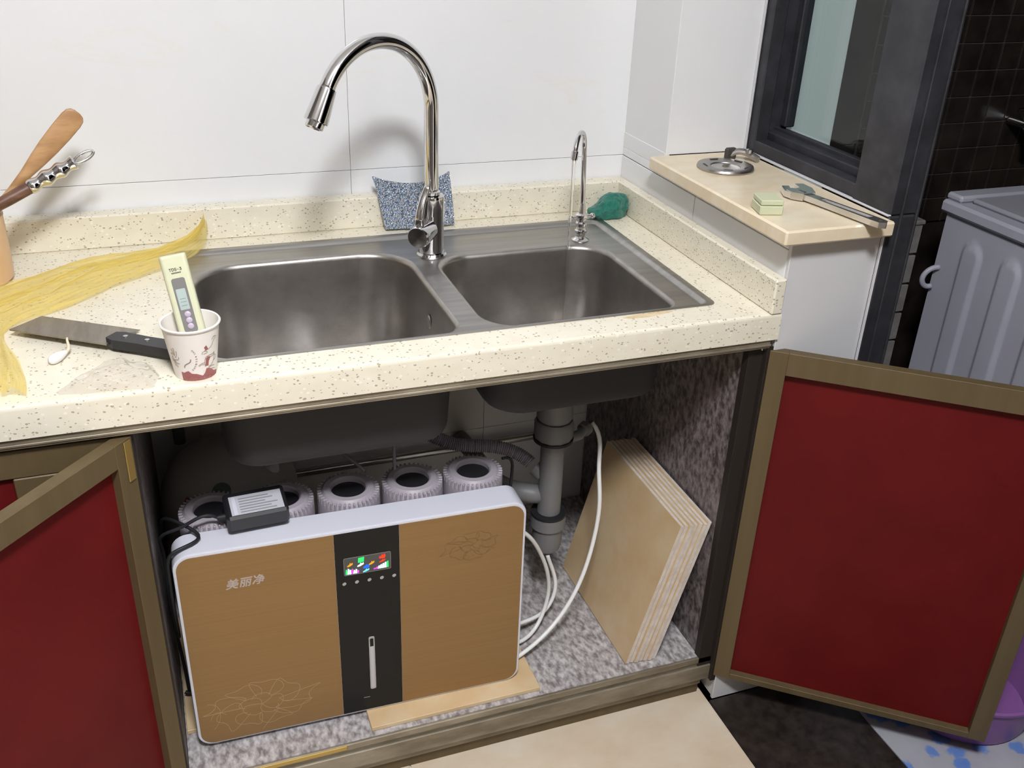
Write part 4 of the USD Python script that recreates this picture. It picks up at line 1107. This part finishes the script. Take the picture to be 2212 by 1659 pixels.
obj("case", al(box(0, 0.094, 0, 0.060, 0, 0.031, 0.004)), "black_plastic", ad)
lb = obj("label", al(box(0.008, 0.088, 0.005, 0.048, 0.0310, 0.0313)), "label_white", ad)
for k in range(6):
    w = [0.055, 0.048, 0.058, 0.040, 0.052, 0.046][k]
    obj("print_line", al(box(0.022, 0.022 + w, 0.009 + 0.006 * k, 0.0112 + 0.006 * k, 0.03135, 0.0315)), "print_grey", lb, smooth=False)
obj("label_strip", al(box(0.012, 0.0175, 0.006, 0.046, 0.03135, 0.0316)), "gloss_white", ad)
obj("strain_relief", tube([AO + ax * -0.014 + np.array([0, 0.030, 0.013]), AO + ax * 0.001 + np.array([0, 0.030, 0.013])], [0.004, 0.006], 12), "black_rubber", ad)


def cable(name, pts, r, mat, label, cat, group=None, n=48):
    return obj(name, tube(spline(pts, n), r, 10), mat, smooth=True, label=label, cat=cat, group=group)


for cpts, cr in (([AO + np.array([-0.013, 0.030, 0.014]), (-0.882, 0.132, 0.541), (-0.915, 0.134, 0.526), (-0.9415, 0.140, 0.5140), (-0.9490, 0.165, 0.470), (-0.9505, 0.180, 0.38), (-0.9485, 0.200, 0.25), (-0.945, 0.215, 0.150), (-0.9440, 0.207, 0.1225)], 0.0028),
                 ([(-0.9505, 0.250, 0.430), (-0.940, 0.185, 0.512), (-0.910, 0.138, 0.5245), (-0.892, 0.112, 0.5172), (-0.912, 0.095, 0.5165), (-0.9360, 0.0900, 0.5085), (-0.9420, 0.0900, 0.480), (-0.9425, 0.0930, 0.420), (-0.9425, 0.110, 0.36), (-0.944, 0.150, 0.30)], 0.0028),
                 ([(-0.9505, 0.2040, 0.1275), (-0.940, 0.2030, 0.1230), (-0.935, 0.2060, 0.1215), (-0.9295, 0.2100, 0.1205)], 0.0034)):
    obj("cord", tube(spline(cpts, 56), cr, 10), "black_rubber", ad, smooth=True)

# pressure tank
tc = np.array([-0.826, 0.4250, 0.0])
tk = thing("pressure_tank", "large off white pressure tank standing in the dark left rear of the cabinet", "tank", (tc[0], tc[1], ZF + 0.009))
zb = ZF + 0.0095
obj("vessel", lathe([(0.0, zb + 0.02), (0.06, zb + 0.022), (0.10, zb + 0.04), (0.122, zb + 0.08), (0.127, zb + 0.13), (0.127, 0.37), (0.122, 0.415), (0.105, 0.452), (0.075, 0.476), (0.035, 0.488), (0.0, 0.490)], 48, tc), "tank_paint", tk, smooth=True)
obj("stand_ring", lathe([(0.085, zb), (0.100, zb), (0.098, zb + 0.05), (0.084, zb + 0.035), (0.085, zb)], 40, tc), "black_plastic", tk)
obj("valve", [lathe([(0.0, 0.0), (0.013, 0.0), (0.013, 0.02), (0.010, 0.022), (0.010, 0.04), (0.0, 0.041)], 20, (-0.752, 0.372, 0.452)), tube([(-0.752, 0.372, 0.482), (-0.735, 0.362, 0.496)], 0.007, 12)], "white_plastic", tk)
for x, y, mname in ((-0.895, 0.335, "sticker_red"), (-0.845, 0.325, "sticker_green")):
    d = np.array([x - tc[0], y - tc[1]])
    rr_ = np.linalg.norm(d)
    zt = np.interp(rr_, [0.035, 0.075, 0.105, 0.122, 0.127], [0.488, 0.476, 0.452, 0.415, 0.37])
    nn = np.array([d[0] / rr_ * 0.55, d[1] / rr_ * 0.55, 0.83])
    obj("sticker", lathe([(0.0, 0.0), (0.016, 0.0), (0.016, 0.001), (0.0, 0.0012)], 20, np.array([x, y, zt]) + nn * 0.003, nn), mname, tk)
cable("tank_hose", [(-0.727, 0.3575, 0.5035), (-0.765, 0.405, 0.520), (-0.83, 0.46, 0.525), (-0.90, 0.53, 0.52), (-0.935, 0.575, 0.48)], 0.0045, "black_rubber", "dark hose running from the pressure tank valve to the rear wall", "hose")

# drain plumbing under the right bowl
dx, dy, dzb = DR[RB["x0"]]
dr = thing("drain_trap", "grey plastic drain pipe and bottle trap under the right bowl", "drain pipe", (dx, dy, 0.25))
D = np.array([dx, dy, 0.0])
px, py = -0.254, 0.240
PX = np.array([px, py, 0.0])
obj("basket", lathe([(0.0, 0.555), (0.030, 0.555), (0.033, 0.560), (0.034, 0.595), (0.045, 0.612), (0.059, 0.622), (0.060, dzb - 0.0145), (0.0, dzb - 0.0145)], 36, PX), "grey_pipe", dr)
obj("nut", lathe([(0.022, 0.518), (0.036, 0.518), (0.037, 0.524), (0.037, 0.548), (0.034, 0.5545), (0.022, 0.5545)], 12, PX), "grey_pipe", dr)
obj("rubber_ring", lathe([(0.022, 0.512), (0.0375, 0.512), (0.0375, 0.5175), (0.022, 0.5175)], 30, PX), "black_rubber", dr)
obj("tailpipe", lathe([(0.0, 0.352), (0.0225, 0.352), (0.0225, 0.5115), (0.0, 0.5115)], 28, PX), "grey_pipe", dr)
obj("rubber_ring", lathe([(0.022, 0.346), (0.0345, 0.346), (0.0345, 0.3515), (0.022, 0.3515)], 30, PX), "black_rubber", dr)
obj("trap_bottle", lathe([(0.0, 0.262), (0.020, 0.262), (0.026, 0.268), (0.029, 0.285), (0.029, 0.315), (0.034, 0.320), (0.034, 0.3455), (0.0, 0.3455)], 28, PX), "grey_pipe", dr)
obj("side_branch", [tube([(px + 0.015, py, 0.505), (px + 0.055, py + 0.005, 0.508), (px + 0.075, py + 0.02, 0.515)], 0.010, 14), lathe([(0.0, 0), (0.014, 0), (0.014, 0.012), (0.0, 0.012)], 12, (px + 0.066, py + 0.012, 0.512), (0.8, 0.5, 0.2))], "grey_pipe", dr)
obj("outlet_elbow", tube(spline([(px - 0.015, py + 0.01, 0.385), (px - 0.055, py + 0.03, 0.388), (px - 0.068, py + 0.07, 0.376), (px - 0.068, py + 0.20, 0.34), (px - 0.068, YB - 0.006, 0.32)], 30), 0.0185, 18), "grey_pipe", dr, smooth=True)
obj("overflow_pipe", tube(spline([(px + 0.05, py, 0.600), (px + 0.085, py + 0.03, 0.598), (px + 0.140, py + 0.09, 0.606), (px + 0.166, py + 0.12, 0.66)], 20), 0.014, 16), "grey_pipe", dr, smooth=True)
obj("hose_collar", tube([PX + np.array([-0.012, 0.012, 0.428]), PX + np.array([-0.0240, 0.0245, 0.4385])], 0.0145, 16), "grey_pipe", dr)
hp_ = spline([(-0.600, 0.36, 0.568), (-0.520, 0.36, 0.530), (-0.470, 0.345, 0.502), (-0.415, 0.325, 0.478), (-0.350, 0.305, 0.474), (-0.310, 0.290, 0.463), (-0.284, 0.271, 0.446)], 300)
obj("corrugated_hose", tube(hp_, 0.0122 + 0.0013 * np.sin(np.arange(300) * 1.9), 14), "grey_hose", smooth=False, label="grey corrugated waste hose curving from the left bowl to the drain pipe", cat="hose")
lx_, ly_, lzb = DR[LB["x0"]]
ld2 = thing("left_drain", "grey basket drain hanging under the left bowl", "drain", (lx_, ly_, 0.55))
obj("basket", lathe([(0.0, 0.545), (0.028, 0.545), (0.032, 0.552), (0.034, 0.585), (0.058, 0.604), (0.060, lzb - 0.0145), (0.0, lzb - 0.0145)], 32, (lx_, ly_, 0)), "grey_pipe", ld2)
obj("side_outlet", tube([(lx_ + 0.02, ly_ + 0.02, 0.568), (lx_ + 0.066, ly_ + 0.088, 0.568)], 0.0115, 14), "grey_pipe", ld2)
# pipes on the rear wall
obj("wall_pipe", [tube([(-0.90, 0.583, 0.302), (-0.10, 0.583, 0.306)], 0.0085, 14)], "satin_steel", label="thin metal pipe running along the wall behind the tank", cat="pipe")
obj("wall_valve", [tube([(-0.905, YB - 0.002, 0.492), (-0.905, 0.565, 0.492)], 0.010, 12), lathe([(0.0, 0), (0.011, 0), (0.011, 0.055), (0.013, 0.057), (0.013, 0.068), (0.0, 0.068)], 16, (-0.905, 0.565, 0.428))], "grey_pipe", label="grey stub valve on the rear wall above the tank", cat="valve")

# white water tubes
cable("white_tube", [(-0.3745, 0.150, 0.405), (-0.345, 0.150, 0.385), (-0.300, 0.170, 0.318), (-0.272, 0.185, 0.245), (-0.268, 0.190, 0.170), (-0.300, 0.170, 0.1235), (-0.345, 0.150, 0.1195), (-0.366, 0.150, 0.122)], 0.0040, "white_tube", "white water tube looping close along the purifier's right side", "tube", "white water tubes")
cable("white_tube", [(-0.258, 0.222, 0.258), (-0.246, 0.222, 0.222), (-0.240, 0.215, 0.175), (-0.262, 0.203, 0.140), (-0.310, 0.185, 0.137), (-0.350, 0.170, 0.150), (-0.366, 0.162, 0.168)], 0.0040, "white_tube", "white water tube rising just under the drain trap", "tube", "white water tubes")
cable("white_tube", [(-0.1655, 0.263, 0.5190), (-0.158, 0.245, 0.500), (-0.166, 0.218, 0.455), (-0.170, 0.195, 0.395), (-0.182, 0.180, 0.310), (-0.213, 0.160, 0.232), (-0.265, 0.138, 0.168), (-0.325, 0.118, 0.134), (-0.366, 0.108, 0.121)], 0.0042, "white_tube", "long white water tube curving from the side branch across the cabinet", "tube", "white water tubes")
cable("thin_tube", [(-0.560, 0.215, 0.5150), (-0.556, 0.235, 0.535), (-0.550, 0.26, 0.56), (-0.545, 0.30, 0.60)], 0.0030, "grey_hose", "thin grey tube rising straight behind the third filter cap", "tube", n=20)
cable("thin_tube", [(-0.610, 0.225, 0.5150), (-0.625, 0.25, 0.523), (-0.645, 0.28, 0.53), (-0.668, 0.30, 0.545)], 0.0030, "grey_hose", "thin grey tube slanting left from between two filter caps", "tube", n=20)
cable("thin_tube", [(-0.372, 0.190, 0.520), (-0.352, 0.20, 0.508), (-0.345, 0.21, 0.470), (-0.352, 0.20, 0.43), (-0.365, 0.18, 0.40)], 0.0028, "black_rubber", "thin black tube arching beside the rightmost filter cap", "tube", n=24)

# stacked floor tiles leaning on the right side panel
tiles_label = ["beige patterned floor tile at the front of the leaning stack", "second floor tile in the leaning stack", "third floor tile in the leaning stack", "fourth floor tile in the leaning stack", "fifth floor tile in the leaning stack", "sixth floor tile in the leaning stack", "floor tile nearest the cabinet side in the leaning stack"]
lean = math.atan2(0.080, 0.304)
tn = np.array([math.cos(lean), 0.0, -math.sin(lean)])     # across the stack
tz = np.array([math.sin(lean), 0.0, math.cos(lean)])      # up the tile
yaw = math.radians(2.0)
for k in range(7):
    off = k * 0.00875
    b0 = np.array([-0.161 + off / math.cos(lean), 0.0435 - 0.0006 * k + [0, .0015, -.001, .001, 0, -.0015, .0005][k], ZF + 0.0004])
    hgt = 0.314 + [0, -0.0004, 0.0006, 0, 0.0008, -0.0005, 0.001][k]
    # local: x across (thickness), y into the cabinet, z up the tile; the lowest corner touches the cabinet floor
    lift = 0.0083 * math.sin(lean)
    T = [xform(box(0, 0.0010, 0, 0.312, 0, hgt, 0.0003), b0 + np.array([0, 0, lift]), tn, (0, 1, 0), tz), xform(box(0.0011, 0.0083, 0.0005, 0.3115, 0.0005, hgt - 0.0005, 0.0006), b0 + np.array([0, 0, lift]), tn, (0, 1, 0), tz)]
    tl = thing("stacked_tile", tiles_label[k], "tile", b0, group="floor tiles leaning in the cabinet")
    obj("glaze", T[0], "beige_tile", tl)
    obj("biscuit", T[1], "tile_back", tl)

# ================================================================== BALCONY THINGS
WX0, WX1, WY0, WY1, WZ = 0.728, 1.30, -0.13, 0.438, 0.85
wm = thing("washing_machine", "pale lavender washing machine standing on the dark balcony", "washing machine", ((WX0 + WX1) / 2, (WY0 + WY1) / 2, 0))
# body with embossed ribs on the side that faces the kitchen
ny, nz = 200, 90
ysr = np.linspace(WY0, WY1 - 0.012, ny)
zsr = np.linspace(0.03, WZ - 0.035, nz)
P = np.zeros((nz, ny, 3))
ribs = [0.330 - 0.1065 * k for k in range(5)]
for i, zz in enumerate(zsr):
    for j, yy in enumerate(ysr):
        dep = 0.0
        for rc in ribs:
            lo_, hi_ = 0.10, 0.745
            cz = min(max(zz, lo_), hi_)
            dd = math.hypot(yy - rc, zz - cz)
            dep = max(dep, np.clip((0.030 - dd) / 0.010, 0, 1))
        P[i, j] = (WX0 + 0.008 - 0.007 * dep, yy, zz)
side_m, _ = grid_mesh(P)
side_m.invert() if side_m.face_normals[:, 0].mean() > 0 else None
obj("side_panel", side_m, "washer_white", wm, smooth=60, label="side panel with raised rounded ribs")
obj("body", box(WX0 + 0.012, WX1, WY0, WY1 - 0.012, 0.02, WZ - 0.034, 0.006), "washer_white", wm)
obj("top_frame", box(WX0 - 0.006, WX1 + 0.004, WY0 - 0.006, WY1, WZ - 0.034, WZ - 0.006, 0.006), "washer_white", wm)
obj("lid", box(WX0 + 0.028, WX1 - 0.02, WY0 + 0.01, WY1 - 0.05, WZ - 0.006, WZ + 0.006, 0.005), "washer_lid", wm)
obj("rear_console", box(WX0 + 0.002, WX1 - 0.004, WY1 - 0.048, WY1 - 0.002, WZ - 0.006, WZ + 0.010, 0.005), "washer_white", wm)
obj("foot", box(WX0 + 0.03, WX0 + 0.08, WY0 + 0.03, WY0 + 0.08, 0.0, 0.02), "black_plastic", wm)
obj("foot", box(WX0 + 0.03, WX0 + 0.08, WY1 - 0.09, WY1 - 0.04, 0.0, 0.02), "black_plastic", wm)
obj("foot", box(WX1 - 0.08, WX1 - 0.03, WY0 + 0.03, WY0 + 0.08, 0.0, 0.02), "black_plastic", wm)
obj("foot", box(WX1 - 0.08, WX1 - 0.03, WY1 - 0.09, WY1 - 0.04, 0.0, 0.02), "black_plastic", wm)
obj("hose_clip", tube(spline([(0.736, 0.410, 0.692), (0.722, 0.415, 0.690), (0.705, 0.420, 0.668), (0.712, 0.420, 0.650), (0.730, 0.414, 0.648)], 18), 0.006, 10), "washer_white", wm, smooth=True)

tu = thing("wash_tub", "purple plastic tub on the balcony floor behind the right cabinet door", "tub", (0.500, -0.138, 0.0))
tp_ = np.array([0.500, -0.138, 0.0])
obj("basin", lathe([(0.0, 0.004), (0.112, 0.004), (0.124, 0.0005), (0.132, 0.004), (0.141, 0.040), (0.151, 0.085), (0.155, 0.105), (0.152, 0.105), (0.146, 0.085), (0.136, 0.04), (0.126, 0.009), (0.0, 0.009)], 56, tp_), "tub_purple", tu, smooth=40)
obj("rim", lathe([(0.155, 0.100), (0.159, 0.102), (0.160, 0.108), (0.155, 0.110), (0.152, 0.106)], 56, tp_), "tub_purple", tu)

tpz = thing("wall_tap", "small chrome wall tap on the dark balcony wall", "tap", (1.045, 0.615, 0.96))
obj("body", tube([(1.045, 0.618, 0.962), (1.045, 0.560, 0.962)], 0.011, 16), "chrome", tpz)
obj("spout", tube(spline([(1.045, 0.572, 0.960), (1.050, 0.555, 0.945), (1.052, 0.550, 0.915)], 12), 0.009, 14), "chrome", tpz, smooth=True)
obj("handle", [tube([(1.045, 0.572, 0.970), (1.045, 0.572, 0.992)], 0.005, 10), tube([(1.020, 0.572, 0.994), (1.070, 0.572, 0.994)], 0.005, 10)], "chrome", tpz)
